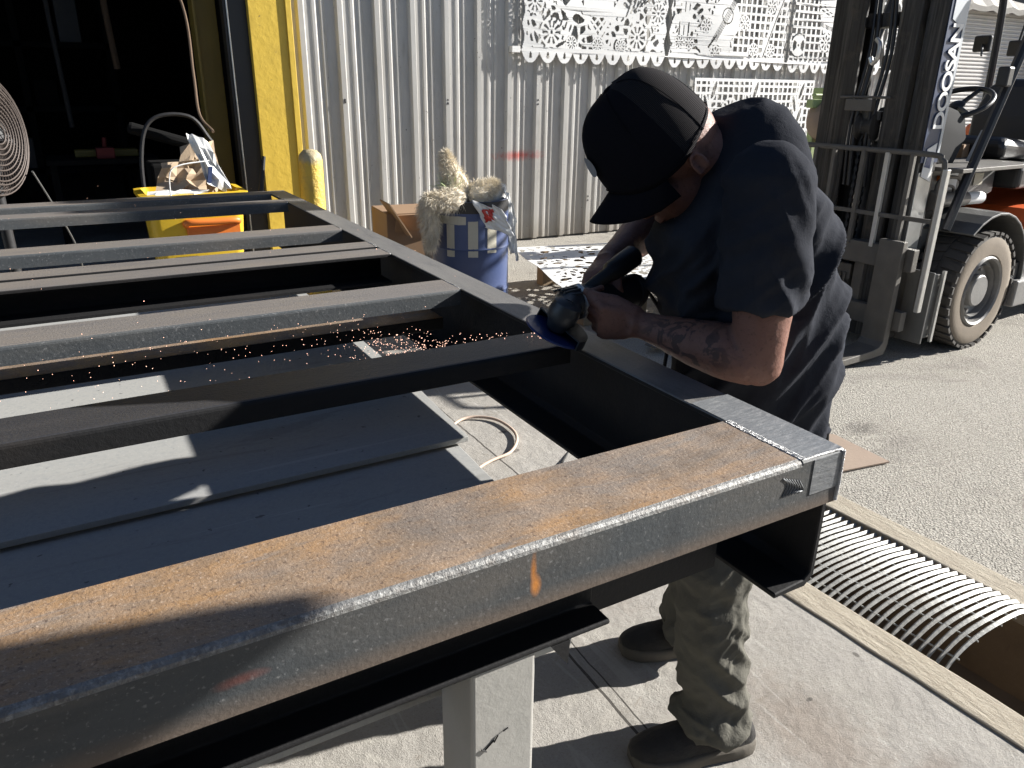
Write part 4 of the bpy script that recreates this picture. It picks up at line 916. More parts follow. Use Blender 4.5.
# cardboard box behind
cb = thing('cardboard_box', (2.1, 5.05, 0), 'brown cardboard box with open flaps between the bollard and the barrel', 'box')
b = MB(); b.obox((2.12, 5.02, .30), (1, -.1, 0), (.1, 1, 0), (0, 0, 1), .28, .2, .30); b.build('carton', 'cardboard', cb, bevel=.004)
b = MB(); b.obox((1.88, 4.83, .57), (.5, -.1, -.8), (.1, 1, 0), (.8, 0, .5), .13, .12, .004); b.obox((2.12, 4.80, .52), (1, -.1, 0), (.05, .5, -.9), (0, .9, .5), .25, .09, .004); b.build('flap', 'cardboard', cb)
tag(cloth((2.02, 4.72, .42), (.9, 0, .1), (.1, -.25, -.9), .3, .36, 'paper_sack', 'canvas', None, 'sack', .05, seed=11), 'crumpled brown paper sack leaning in front of the cardboard box', 'sack')

# ------------------------------------------------------------ yellow tub with rubbish, fan, interior
tb = thing('waste_tub', (.70, 5.4, 0), 'yellow plastic tub with orange handle, full of brown paper, behind the far beams', 'tub')
b = MB()
def rr(w, d, z, cx=.70, cy=5.4, n=6, r_=.06):
    P = []
    for sx, sy, a0 in ((1, 1, 0), (-1, 1, 90), (-1, -1, 180), (1, -1, 270)):
        for k in range(n): a = math.radians(a0+90*k/(n-1)); P.append((cx+sx*(w-r_)+r_*math.cos(a), cy+sy*(d-r_)+r_*math.sin(a), z))
    return P
b.rings([rr(.24, .17, .12), rr(.27, .2, .4), rr(.29, .22, .72), rr(.32, .25, .725), rr(.32, .25, .75), rr(.28, .21, .755), rr(.27, .20, .5)]); b.build('tub', 'tub', tb, smooth=True)
b = MB(); b.tube(crv([(.62, 5.20, .56), (.63, 5.15, .58), (.78, 5.14, .58), (.92, 5.15, .58), (.93, 5.20, .56)], 6), .022, 10); b.box(.62, .94, 5.17, 5.20, .50, .55); b.build('handle', 'orange', tb, smooth=True)
b = MB()
for x in (.5, .9):
    for y in (5.26, 5.54): b.lathe([(.055, -.02), (.06, 0), (.055, .02)], (x, y, .06), 'y', 20)
b.box(.46, .94, 5.23, 5.57, .11, .13); b.build('castor', 'dark', tb, smooth=True)
def crumple(o_, ax, ay, w, h, amp, n, seed, name, mat, label, cat, taper=0.):
    """sheet with crisp random folds: coarse facets, each split finer"""
    rg = random.Random(seed); ax, ay = Vector(ax), Vector(ay); nr = ax.cross(ay).normalized(); G_ = [[(rg.uniform(-.35, .35), rg.uniform(-.35, .35), rg.uniform(-1, 1)) for i in range(n+1)] for j in range(n+1)]; b = MB(); vs = []
    for j in range(n+1):
        for i in range(n+1):
            g_ = G_[j][i]; a, c = (i+g_[0])/n, (j+g_[1])/n; a = .5+(a-.5)*(1-taper*c)
            vs.append(Vector(o_)+ax*(w*a)+ay*(h*c)+nr*(amp*g_[2]))
    fs = []
    for j in range(n):
        for i in range(n):
            q = [j*(n+1)+i, j*(n+1)+i+1, (j+1)*(n+1)+i+1, (j+1)*(n+1)+i]
            fs += [(q[0], q[1], q[2]), (q[0], q[2], q[3])] if rg.random() < .5 else [(q[0], q[1], q[3]), (q[1], q[2], q[3])]
    b.add(vs, fs); o = b.build(name, mat); so = o.modifiers.new('thick', 'SOLIDIFY'); so.thickness = .002; return tag(o, label, cat)
crumple((.44, 5.22, .70), (1, .12, 0), (.16, .30, .80), .40, .30, .030, 6, 3, 'paper_bag', 'canvas', 'open brown paper bag standing in the yellow tub', 'bag', .35)
crumple((.60, 5.30, .74), (1, .05, 0), (.18, .30, .90), .26, .33, .022, 5, 8, 'paper_bag', 'canvas', 'darker inner fold of brown paper at the back of the tub', 'bag', .25)
crumple((.78, 5.20, .80), (.9, -.1, -.35), (-.30, .20, .95), .17, .34, .020, 5, 11, 'canvas_sheet', 'bag', 'pale folded sheet rising at the back of the yellow tub', 'sheet', .3)
crumple((.43, 5.14, .735), (1, -.02, 0), (.05, .8, .30), .34, .10, .016, 7, 5, 'white_rag', 'bag', 'crumpled white rag on the rim of the yellow tub', 'rag')
b = MB(); b.obox((.80, 5.2, .86), (.2, 0, 1), (1, 0, 0), (0, 1, 0), .05, .012, .01); tag(b.build('blue_strap', 'barrel'), 'small blue strap end on the brown paper in the tub', 'strap')
b = MB(); b.tube(crv([(.55, 5.15, .72), (.56, 5.12, .88), (.62, 5.12, .93), (.80, 5.15, .95)], 6), .004, 6); tag(b.build('cord', 'white'), 'thin white cord looped over the tub rim', 'cord')
b = MB(); b.tube(crv([(.90, 5.5, 1.10), (.86, 5.7, 1.2), (.90, 6.0, 1.45), (.93, 6.3, 1.9), (.8, 6.6, 2.4)], 8), .010, 8); tag(b.build('hanging_rope', 'rope', smooth=True), 'brown rope hanging down to the tub in the doorway', 'rope')
b = MB(); b.tube([(1.12, 5.3, .72), (1.17, 5.33, .95)], [.018, .012], 8); tag(b.build('short_stick', 'dark'), 'short dark stick leaning at the right rim of the tub', 'tool')
# cart with curved handle behind the tub
ct = thing('tool_cart', (.75, 6.3, 0), 'dark machine with a curved hoop handle just inside the doorway', 'cart')
b = MB(); b.box(.55, .95, 6.1, 6.5, .2, .85); b.tube([(.45, 6.2, 1.10), (.9, 6.2, .96)], .04, 12); b.build('machine_body', 'unlit', ct, bevel=.02)
b = MB(); b.tube(crv([(.48, 6.1, .4), (.5, 6.1, .9), (.60, 6.1, 1.15), (.85, 6.1, 1.17), (.98, 6.1, 1.0)], 8), .014, 8); b.build('hoop_handle', 'dark', ct, smooth=True)
# fan
fa = thing('drum_fan', (-.27, 4.25, 0), 'round wire caged drum fan on a stand at the left edge before the dark doorway', 'fan')
fc = Vector((-.30, 4.2, 1.172)); FS = .80; fax = Vector((.86, -.50, .05)).normalized(); fu = fax.cross(Vector((0, 0, 1))).normalized(); fv = fu.cross(fax)
def fring(r_, off, t=.0035, n=48):
    r_ *= FS; off *= FS
    return [fc+fax*off+(fu*math.cos(2*math.pi*k/n)+fv*math.sin(2*math.pi*k/n))*r_ for k in range(n+1)]
b = MB()
for k, (r_, of) in enumerate([(.33+.010*math.sin(math.pi*i/14), -.12+.013*i) for i in range(15)]+[(.325, .078), (.30, .09), (.27, .10)] + [(.25-.028*i, .105+.003*i) for i in range(8)]): b.tube(fring(r_, of), .0032, 6, cap=False)
for k in range(60):
    a = 2*math.pi*k/60; d = fu*math.cos(a)+fv*math.sin(a)
    b.tube([fc+(fax*x+d*y)*FS for x, y in ((-.09, .33), (0, .34), (.06, .333), (.095, .28), (.12, .05))], .0017, 4, cap=False)
b.build('wire_guard', 'wire', fa)
b = MB()
for k in range(5):
    a = 2*math.pi*k/5; d = fu*math.cos(a)+fv*math.sin(a); e_ = fu*math.cos(a+.9)+fv*math.sin(a+.9)
    b.add([fc+d*.05-fax*.02, fc+e_*.05+fax*.02, fc+e_*.22+fax*.03, fc+d*.23-fax*.03], [(0, 1, 2, 3)])
b.build('fan_blade', 'black', fa)
b = MB(); b.tube([fc-fax*.14, fc+fax*.03], .07, 16); b.build('fan_motor', 'dark', fa, smooth=True)
b = MB(); b.tube([(-.27, 4.25, .02), (-.27, 4.25, .95)], .025, 10); b.tube([(-.27, 4.25, .92), fc-fax*.1], .02, 8); b.lathe([(.28, 0), (.28, .02), (.05, .05), (.03, .06)], (-.27, 4.25, 0), 'z', 32); b.build('fan_stand', 'dark', fa, smooth=True)
b = MB(); b.tube(crv([(-.12, 4.3, 1.0), (-.06, 4.5, .8), (-.0, 4.8, .55), (.02, 5.1, .3), (.1, 5.2, .01)], 8), .005, 6); tag(b.build('power_cord', 'fl_grey'), 'thin cord hanging from the fan cage to the floor', 'cord')
# interior things, dim
rg = random.Random(5)
sh = thing('storage_rack', (-.8, 9.5, 0), 'dim rack loaded with parts deep inside the doorway', 'rack')
b = MB()
for x in (-2.2, -1.2, -.2, .6): b.box(x, x+.06, 9.4, 9.46, 0, 3); b.box(x, x+.06, 10, 10.06, 0, 3)
for z in (.5, 1.1, 1.7, 2.3): b.box(-2.2, .66, 9.4, 10.06, z, z+.05)
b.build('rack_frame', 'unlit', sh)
for i, (x, z, w_, h, mt_, nm, lb) in enumerate(((-1.9, 1.15, .3, .4, 'dark', 'storage_box', 'grey box on the middle shelf of the indoor rack'), (-1.0, 1.75, .25, .3, 'dark', 'storage_box', 'dim box on an upper shelf of the indoor rack'), (-.6, .55, .4, .3, 'dark', 'storage_box', 'wide dim box on the lowest shelf of the indoor rack'),
        (-.1, 1.15, .2, .25, 'unlit', 'storage_box', 'small dark box on the indoor rack'), (.2, 1.75, .2, .4, 'dark', 'storage_box', 'tall grey box at the right of the indoor rack'))):
    b = MB(); b.box(0, w_, 0, .3, 0, h); o = b.build(nm, mt_, bevel=.006); o.location = (x, 9.45, z); tag(o, lb, 'box')
for x, z, r_, mt_, lb in ((-1.5, 1.1, .03, 'dark', 'leftmost dim hose hanging from the shed roof indoors'), (-.75, 1.4, .015, 'dark', 'thin grey hose hanging indoors above the fan'), (.1, 1.0, .022, 'dark', 'grey hose hanging indoors near the work table'), (.55, 1.5, .028, 'rope', 'brown hose hanging indoors nearest the door column')):
    b = MB(); b.tube(crv([(x, 8.3, 4.3), (x+.02, 8.3, 2.2), (x+.05, 8.32, z)], 4), r_, 8); tag(b.build('hanging_hose', mt_, smooth=True), lb, 'hose', 'hoses hanging indoors')
tbn = thing('work_table', (.2, 7.8, 0), 'low work table with a small red tool inside the doorway', 'table')
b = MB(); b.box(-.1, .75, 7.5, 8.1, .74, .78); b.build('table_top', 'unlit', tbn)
for x in (-.08, .68):
    for y in (7.52, 8.04): b = MB(); b.box(x, x+.05, y, y+.05, 0, .74); b.build('leg', 'unlit', tbn)
b = MB(); b.box(.28, .42, 7.55, 7.7, .78, .87); b.tube([(.35, 7.62, .87), (.36, 7.62, .95)], .02, 8); tag(b.build('red_tool', 'shaded_red', bevel=.01), 'small red tool on the table inside the doorway', 'tool')
b = MB(); b.box(.12, .62, 7.75, 7.9, .78, .84); tag(b.build('yellow_tray', 'olive', bevel=.01), 'flat yellow tray behind the red tool', 'tray')

# ------------------------------------------------------------ the worker
def fuse(mb, voxel, smooth=2, disp=None, adapt=0):
    me = bpy.data.meshes.new('t'); me.from_pydata(mb.v, [], mb.f); me.validate()
    import bmesh
    bm = bmesh.new(); bm.from_mesh(me); bmesh.ops.recalc_face_normals(bm, faces=bm.faces); bm.to_mesh(me); bm.free()
    o = bpy.data.objects.new('t', me); COL.objects.link(o)
    rm = o.modifiers.new('r', 'REMESH'); rm.mode = 'VOXEL'; rm.voxel_size = voxel; rm.adaptivity = adapt; rm.use_smooth_shade = True
    if smooth: sm = o.modifiers.new('s', 'SMOOTH'); sm.factor = .5; sm.iterations = smooth
    dg = bpy.context.evaluated_depsgraph_get(); res = bpy.data.meshes.new_from_object(o.evaluated_get(dg)); bpy.data.objects.remove(o)
    if disp:
        res.update(); n = len(res.vertices); nr = [v.normal.copy() for v in res.vertices]
        for i, v in enumerate(res.vertices): v.co = v.co+nr[i]*disp(v.co, nr[i])
    res.materials.clear(); res.polygons.foreach_set('use_smooth', [True]*len(res.polygons)); res.update(); return res
def put(me, name, mat, parent=None):
    if isinstance(mat, list):
        for k in mat: me.materials.append(MAT[k])
    else: me.materials.append(MAT[mat])
    if parent is not None: me.transform(Matrix.Translation(-WP(parent)))
    o = bpy.data.objects.new(name, me); COL.objects.link(o); o.parent = parent; return o
def vn(*a): return Vector(a).normalized()
Ld = vn(-.37, -.93, 0); Fd = vn(-.93, .37, 0); Zd = Vector((0, 0, 1))
def torso(mb, secs, n=40, grow=0., pw=2.4):
    rs = []
    for (x, y, z, a, b, tilt) in secs:
        c = Vector((x, y, z)); fu_ = (Fd*math.cos(tilt)-Zd*math.sin(tilt)); ring = []
        for k in range(n):
            t = 2*math.pi*k/n; ct, st = math.cos(t), math.sin(t)
            ring.append(c+Ld*(abs(ct)**(2/pw)*math.copysign(1, ct))*(a+grow)+fu_*(abs(st)**(2/pw)*math.copysign(1, st))*(b+grow))
        rs.append(ring)
    mb.rings(rs)
# head frame
HL = vn(-.40, -.916, 0); HP = R(47); H0 = vn(-.916, .40, 0); HF = H0*math.cos(HP)-Zd*math.sin(HP); HU = H0*math.sin(HP)+Zd*math.cos(HP)
HC = Vector((1.033, 1.167, 1.272)); K = 1.03
def H(f, l, u): return HC+(HF*f+HL*l+HU*u)*K
body = MB()
hx = (HF, HL, HU)
body.ell(H(-.005, 0, .035), hx, (.098*K, .077*K, .088*K), 28, 20)
body.ell(H(.035, 0, -.03), hx, (.062*K, .060*K, .075*K), 24, 16)
body.ell(H(.045, 0, -.082), hx, (.045*K, .045*K, .036*K), 20, 12)
body.ell(H(.075, 0, -.098), hx, (.022*K, .025*K, .018*K), 14, 10)
body.rings([[H(.088, -.012, .02), H(.088, .012, .02), H(.08, .012, .022), H(.08, -.012, .022)], [H(.118, -.016, -.032), H(.118, .016, -.032), H(.08, .02, -.03), H(.08, -.02, -.03)], [H(.108, -.014, -.042), H(.108, .014, -.042), H(.08, .016, -.042), H(.08, -.016, -.042)]])
for s_ in (-1, 1):
    body.ell(H(.083, s_*.018, .027), hx, (.016*K, .026*K, .01*K), 12, 8)       # brow
    body.ell(H(.062, s_*.04, -.02), hx, (.03*K, .024*K, .026*K), 14, 10)        # cheek
    e_ = H(-.012, s_*.078, -.012); ea = (HF*.95-HU*.3).normalized()
    body.ell(e_, ((HF*.9+HL*s_*-.3).normalized(), HL, HU), (.013*K, .007*K, .024*K), 16, 12)
    body.tube([e_+(HF*math.cos(t)*.012+HU*math.sin(t)*.022+HL*s_*.008)*K for t in np.linspace(-.9, 3.9, 12)], 0.0042, 8)
body.ell(H(.094, 0, -.058), hx, (.010*K, .026*K, .006*K), 14, 8); body.ell(H(.091, 0, -.070), hx, (.010*K, .022*K, .007*K), 14, 8)
NB = Vector((1.135, 1.14, 1.285))
body.tube([H(-.03, 0, -.01), H(-.045, 0, -.05), (H(-.05, 0, -.06)+NB)*.5+Vector((0, 0, .012)), NB, NB+Vector((.03, -.01, -.07))], [.06, .061, .062, .064, .075], 24)
SECS = [(1.26, 1.07, .66, .14, .11, 0), (1.26, 1.07, .80, .14, .115, 0), (1.235, 1.08, .92, .14, .115, .05), (1.21, 1.09, 1.05, .145, .115, .15), (1.18, 1.105, 1.15, .17, .105, .2), (1.17, 1.12, 1.22, .14, .08, .3), (1.165, 1.13, 1.29, .08, .06, .4)]
torso(body, SECS)
SL, EL, WL = Vector((1.045, .930, 1.242)), Vector((1.040, .908, .936)), Vector((.950, 1.120, .962))
SR, ER, WR = Vector((1.205, 1.30, 1.25)), Vector((1.27, 1.47, 1.10)), Vector((1.005, 1.325, 1.048))
def arm(mb, a, b, c, extra=(0, 0, 0)):
    ex = Vector(extra)
    mb.ell(a, ((1, 0, 0), (0, 1, 0), (0, 0, 1)), (.05, .05, .05), 18, 12)
    mb.tube([a, a.lerp(b, .35), a.lerp(b, .7), b], [.050, .055, .052, .044], 20)
    mb.ell(b+ex, ((1, 0, 0), (0, 1, 0), (0, 0, 1)), (.041, .041, .041), 18, 12)
    mb.tube([b, b.lerp(c, .25)+Vector((0, 0, .004)), b.lerp(c, .55), b.lerp(c, .85), c], [.045, .054, .045, .032, .028], 20)
arm(body, SL, EL, WL, (.002, -.002, 0)); arm(body, SR, ER, WR)
G, RR = Vector((.815, 1.235, .992)), Vector((1.055, 1.262, .992)); GA = (RR-G).normalized()
def hand(mb, w, hd, nb, thumb, c, tc, pinch=1., tl=(.040, .032), toff=0.):
    hd = hd.normalized(); nb = (nb-hd*nb.dot(hd)).normalized(); ta = thumb-hd*thumb.dot(hd)-nb*thumb.dot(nb); ta.normalize()
    P = lambda h, t, n_: w+hd*h+ta*t+nb*n_
    mb.tube([w-hd*.01, P(.015, 0, 0), P(.03, .002, 0)], [.027, .026, .028], 16)
    rs = []
    for h, hw, th in ((.01, .024, .018), (.035, .036, .018), (.06, .041, .016), (.085, .042, .013), (.095, .038, .009)):
        rs.append([P(h, math.cos(a)*hw+.0*h, math.sin(a)*th) for a in [2*math.pi*k/20 for k in range(20)]])
    mb.rings(rs)
    mb.ell(P(.035, .022, -.010), (hd, ta, nb), (.032, .018, .016), 16, 10)
    for i, (off, L) in enumerate(((.031, .92), (.0105, 1.0), (-.0105, .95), (-.030, .78))):
        p = P(.088-.004*abs(i-1), off, 0); d = hd.copy(); ang = 0; pts = [P(.06, off*.9, 0), p]; rr_ = [.0095, .0105]
        sp_ = ta*(.10*(off/.03))
        for j, (l, a) in enumerate(((.044, c[0]+.06*i), (.027, c[1]), (.022, c[2]))):
            ang += a; d = (hd*math.cos(ang)-nb*math.sin(ang)+sp_*(1 if j == 0 else .3)).normalized(); p = p+d*l*L; pts.append(p); rr_.append([.0095, .0086, .0068][j]*(.9 if i == 3 else 1))
        mb.tube(pts, rr_, 12); 
        for q, r_ in zip(pts[1:], rr_[1:]): mb.ell(q, ((1, 0, 0), (0, 1, 0), (0, 0, 1)), (r_*1.05,)*3, 10, 8)
    d1 = (hd*math.cos(tc[0])+ta*math.sin(tc[0])-nb*.35).normalized(); d2 = (hd*math.cos(tc[1])+ta*math.sin(tc[1])-nb*tc[2]).normalized(); d3 = (hd*math.cos(tc[1])+ta*math.sin(tc[1]*.7)-nb*(tc[2]+.5)).normalized()
    q0 = P(.022, .02, -.006); q1 = q0+d1*.046; q2 = q1+d2*tl[0]; q3 = q2+d3*tl[1]*.8
    mb.tube([q0, q1, q2, q3], [.017, .0135, .0115, .0088], 14)
    for q, r_ in ((q1, .0135), (q2, .0118), (q3, .0088)): mb.ell(q, ((1, 0, 0), (0, 1, 0), (0, 0, 1)), (r_,)*3, 10, 8)
# left hand: back towards the viewer, fingers wrapped under the body, thumb over the top
hand(body, WL, Vector((-.62, .52, .03)), Vector((-.35, -.80, -.30)), Vector((.1, -.2, 1)), (.75, .95, .7), (.40, .10, .10))
# right hand: over the top of the body from the far side
hand(body, WR, Vector((-.62, -.62, -.12)), Vector((-.15, .15, .95)), Vector((-.8, .5, .1)), (.7, 1.0, .8), (.5, .2, .8))
def bdisp(co, n): return .0012*nz3(co, 40)+.0006*nz3(co, 110)
pm = fuse(body, .0045, 2, bdisp)
person = put(pm, 'person', 'skin'); 
tag(person, 'person in black cap and navy t-shirt bent over the frame, grinding with both hands', 'person')

# t-shirt
sh = MB(); g = .022
TS = [(1.24, 1.08, .705, .165, .160, 0), (1.230, 1.082, .81, .165, .160, 0), (1.212, 1.092, .90, .165, .165, .02), (1.190, 1.104, 1.03, .174, .168, .10), (1.168, 1.112, 1.14, .186, .156, .15), (1.156, 1.12, 1.23, .190, .122, .25), (1.17, 1.13, 1.30, .135, .10, .3), (1.165, 1.135, 1.345, .095, .078, .35), (1.15, 1.14, 1.368, .062, .05, .4)]
torso(sh, TS, 48, 0, 2.3)
def sleeve(a, b, end, r0, r1):
    e_ = a.lerp(b, end); d = (b-a).normalized(); sh.ell(a+Vector((0, 0, -.0)), ((1, 0, 0), (0, 1, 0), (0, 0, 1)), (r0, r0, r0), 22, 14)
    sh.tube([a-d*.02, a.lerp(e_, .3), a.lerp(e_, .7), e_, e_+d*.003], [r0, r0*1.0, (r0+r1)*.5, r1, r1], 28)
sleeve(SL+Vector((.012, .02, .0)), EL+Vector((0, .008, 0)), .66, .077, .074); sleeve(SR-Vector((0, .02, 0)), ER, .6, .08, .075)
def rid(a, b, c, k): return 1-2.4*abs(nz3((a, b, c), k))
EX = Vector((.868, -.496, 0))
def sdisp(co, n):
    h = co.dot(EX); z = co.z; y2 = co.y*.3
    ax = SL+(EL-SL)*max(0, min(1, (SL.z-z)/.33)); da = math.hypot(co.x-ax.x, co.y-ax.y)
    ws = max(0, min(1, (.115-da)/.03))*(1 if z > .98 else 0)
    d = .004*nz3(co, 6)
    back = rid((h-.62*z)*1.0, z*.22+h*.1, y2, 15)*.011+rid((h-.55*z), z*.3, y2+2, 31)*.0045
    slv = rid((h+.5*z), z*.3, co.y*.6+5, 19)*.009+rid(h*.8-.9*z, h*.3, 4, 26)*.004
    am = .8+1.5*math.exp(-((z-1.05)/.16)**2)+(.6 if z < .9 else 0)*(.95-z)/.2
    if z > 1.22: am *= max(.15, 1-(z-1.22)/.1)
    d += (1-ws)*back*am+ws*slv*(.4+.5*max(0, min(1, (1.3-z)/.15)))
    # hollow between sleeve and back
    d -= .012*math.exp(-((da-.10)/.02)**2)*(1 if 1.0 < z < 1.24 else 0)
    if z < .82: d += .004*math.sin(math.atan2(co.y-1.06, co.x-1.235)*8)*(.82-z)/.06
    return d
sm_ = fuse(sh, .005, 3, sdisp); put(sm_, 't_shirt', 'shirt', person)
# sleeve hem stitching line, shoulder seam
# trousers
tr = MB()
torso(tr, [(1.25, 1.07, .60, .15, .11, 0), (1.26, 1.07, .70, .135, .115, 0), (1.24, 1.075, .80, .13, .11, 0), (1.24, 1.075, .82, .12, .10, 0)], 36)
KL, AL = Vector((1.065, .975, .44)), Vector((1.075, .93, .085)); HLp = Vector((1.215, .985, .70))
KR, AR = Vector((1.26, 1.19, .45)), Vector((1.25, 1.19, .085)); HRp = Vector((1.27, 1.15, .70))
for h, k, a in ((HLp, KL, AL), (HRp, KR, AR)):
    tr.tube([h, h.lerp(k, .5), k, k.lerp(a, .35), k.lerp(a, .7), a+Vector((0, 0, .03)), a+Vector((-.01, .0, -.005)), a+Vector((-.01, 0, -.03))], [.080, .094, .088, .083, .076, .078, .088, .080], 28)
def tdisp(co, n):
    z = co.z; d = .008*nz3(co, 6)+.004*nz3(co, 15)
    k = max(0, 1-z/.36); d += (.004+.012*k)*(1-abs(nz3((co.x*.7, co.y*.7, z*1.4+co.x*1.2), 13))*2.8)+.004*(1-abs(nz3((co.x+2, co.y, z*1.2-co.x), 24))*2.6)-.008
    k2 = math.exp(-((z-.47)/.09)**2); d += .005*k2*math.sin(z*60+co.x*30+4*nz3(co, 5))
    return d
tm = fuse(tr, .006, 2, tdisp); put(tm, 'trousers', 'trousers', person)
b = MB(); b.obox((1.35, .99, .70), (1, .3, 0), (-.3, 1, 0), (0, 0, 1), .02, .01, .03); b.build('belt_loop', 'trousers', person, bevel=.004)
b = MB(); b.tube([(1.362, .975, .72), (1.365, .97, .67)], .006, 8); b.build('key_clip', 'dark', person)
b = MB(); b.obox((1.10, 1.03, .79), (.9, -.3, 0), (.3, .9, 0), (0, 0, 1), .04, .02, .05); b.build('belt_pouch', 'black', person, bevel=.012, seg=3)
# shoes
def shoe(heel, toe, w=.05):
    h, t = Vector(heel), Vector(toe); d = (t-h).normalized(); s_ = d.cross(Zd); L = (t-h).length; rs, so = [], []
    prof = [(0, .6, .045), (.05, .82, .062), (.15, .92, .078), (.3, .9, .082), (.42, .9, .076), (.55, .98, .066), (.7, 1.06, .056), (.85, .98, .046), (.95, .72, .036), (1.0, .36, .026)]
    for f, ww, hh in prof:
        c = h+d*L*f; ring = []
        for k in range(20):
            a = 2*math.pi*k/20; ring.append(c+s_*math.cos(a)*w*ww*(1 if math.sin(a) < 0 else .92)+Zd*(.028+max(0, math.sin(a))*(hh-.01)+min(0, math.sin(a))*.012))
        rs.append(ring)
        so.append([c+s_*x*w*(ww*1.08)+Zd*z for x, z in ((-1, .004), (-.95, 0), (.95, 0), (1, .004), (1, .026), (.9, .032), (-.9, .032), (-1, .026))])
    m = MB(); m.rings(rs); me = fuse(m, .004, 3, lambda co, n: .0012*nz3(co, 60)); so_ = MB(); so_.rings(so)
    lc = MB()
    for k in range(4):
        c = h+d*L*(.5+.075*k); lc.tube([c+s_*x*w+Zd*(.03+(.05-.006*k)*math.sqrt(max(0, 1-x*x*1.3))) for x in (-.55, -.2, .2, .55)], .0022, 5)
    tp_ = MB(); tp_.tube([h+d*L*f+s_*x*w*.9+Zd*zz for f, x, zz in ((.5, .62, .062), (.68, .66, .055), (.82, .5, .051), (.9, 0, .05), (.82, -.5, .051), (.68, -.66, .055), (.5, -.62, .062))], .0035, 6)
    return me, so_, lc, tp_
for (hl, te) in (((1.155, .885, 0), (.875, .965, 0)), ((1.335, 1.165, 0), (1.075, 1.265, 0))):
    me, so_, lc, tp_ = shoe(hl, te); s0 = put(me, 'shoe', 'shoe', person); so_.build('sole', 'sole', s0, smooth=True, bevel=.003); lc.build('lace', 'black', s0); tp_.build('toe_piping', 'patch', s0, smooth=True)
# cap
def capsurf(t, v, grow=0):
    """t around (0 = front), v from the edge (0) to the top (1)"""
    ct, st = math.cos(t), math.sin(t); front = max(0, ct)
    base_u = .010+.040*front**3+.022*(ct < 0)*abs(ct)
    rf = .122 if ct > 0 else .109; top = .184
    ang = v*math.pi/2; rad = math.cos(ang)**.62 if v < 1 else 0; hh = math.sin(ang)**1.05
    f = rf*ct*rad+.006; l = .087*st*rad; u = base_u+(top-base_u)*hh
    return H(f*(1+grow), l*(1+grow), u+grow*.1)
cp_ = MB(); NT, NV = 60, 16; vs = [capsurf(2*math.pi*i/NT, j/NV) for j in range(NV+1) for i in range(NT)]
fs = [(j*NT+i, j*NT+(i+1) % NT, (j+1)*NT+(i+1) % NT, (j+1)*NT+i) for j in range(NV) for i in range(NT)]
cp_.v = [tuple(v+(v-H(0, 0, .09)).normalized()*.003*nz3(v, 12)) for v in vs]; cp_.f = fs
cp_.mi = [1 if abs((f[0] % NT)-NT/2) < NT*.235 else 0 for f in fs]
cap = cp_.build('cap', ['cap', 'capmesh'], person, smooth='all'); so = cap.modifiers.new('t', 'SOLIDIFY'); so.thickness = .003
for tt in (-2.2, -1.25, 1.25, 2.2, 3.1416):
    b = MB(); b.tube([capsurf(tt, v_/14, .004) for v_ in range(14)], .0009, 6); b.build('seam', 'cap', cap)
b = MB(); b.tube([capsurf(2*math.pi*k/60, .03, .006) for k in range(61)], .0009, 6, cap=False); b.build('seam', 'cap', cap)
b = MB(); n1, n2 = 24, 8; vs = []
for j in range(n2+1):
    for i in range(n1+1):
        s_ = -1+2*i/n1; t = s_*1.22; p0 = capsurf(t, .0); q = j/n2; ext = .064*(math.cos(s_*math.pi/2)**.34 if abs(s_) < 1 else 0)*q
        vs.append(p0+HF*ext*K-HU*(.012*q+.030*q*s_*s_)*K)
b.add(vs, [(j*(n1+1)+i, j*(n1+1)+i+1, (j+1)*(n1+1)+i+1, (j+1)*(n1+1)+i) for j in range(n2) for i in range(n1)])
br = b.build('brim', 'cap', cap, smooth='all'); so = br.modifiers.new('t', 'SOLIDIFY'); so.thickness = .004
b = MB(); vs = [capsurf(.28+.0, .3)]; pc = []
for k in range(24):
    a = 2*math.pi*k/24; pc.append(capsurf(.12+.22*math.cos(a), .30+.10*math.sin(a), .045))
b.add(pc, [tuple(range(24))]); b.build('front_patch', 'patch', cap)
b = MB(); b.lathe([(.0001, .004), (.007, .003), (.008, 0)], (0, 0, 0), 'z', 12); b.v = [tuple(H(0.006, 0, .1835)+HF*v[0]+HL*v[1]+HU*v[2]) for v in b.v]; b.build('top_button', 'cap', cap)
# beard: short bristles over jaw
rg = random.Random(2); bd = MB()
for i in range(1500):
    f, l, u = rg.uniform(.0, .1), rg.uniform(-.065, .065), rg.uniform(-.12, -.05)
    c0 = H(.045, 0, -.082); p = H(f, l, u); dd = p-c0; q = Vector((dd.dot(HF)/(.049*K), dd.dot(HL)/(.049*K), dd.dot(HU)/(.040*K))); 
    if q.length < .1: continue
    q.normalize(); p = c0+HF*q.x*.047*K+HL*q.y*.047*K+HU*q.z*.038*K
    d = (HF*q.x+HL*q.y+HU*q.z-HU*.6+Vector((rg.gauss(0, .3),)*3)).normalized(); s_ = d.cross(HF).normalized()*.0005
    bd.add([p-s_, p+s_, p+d*.011], [(0, 1, 2)])
bd.build('beard', 'canvas', person)
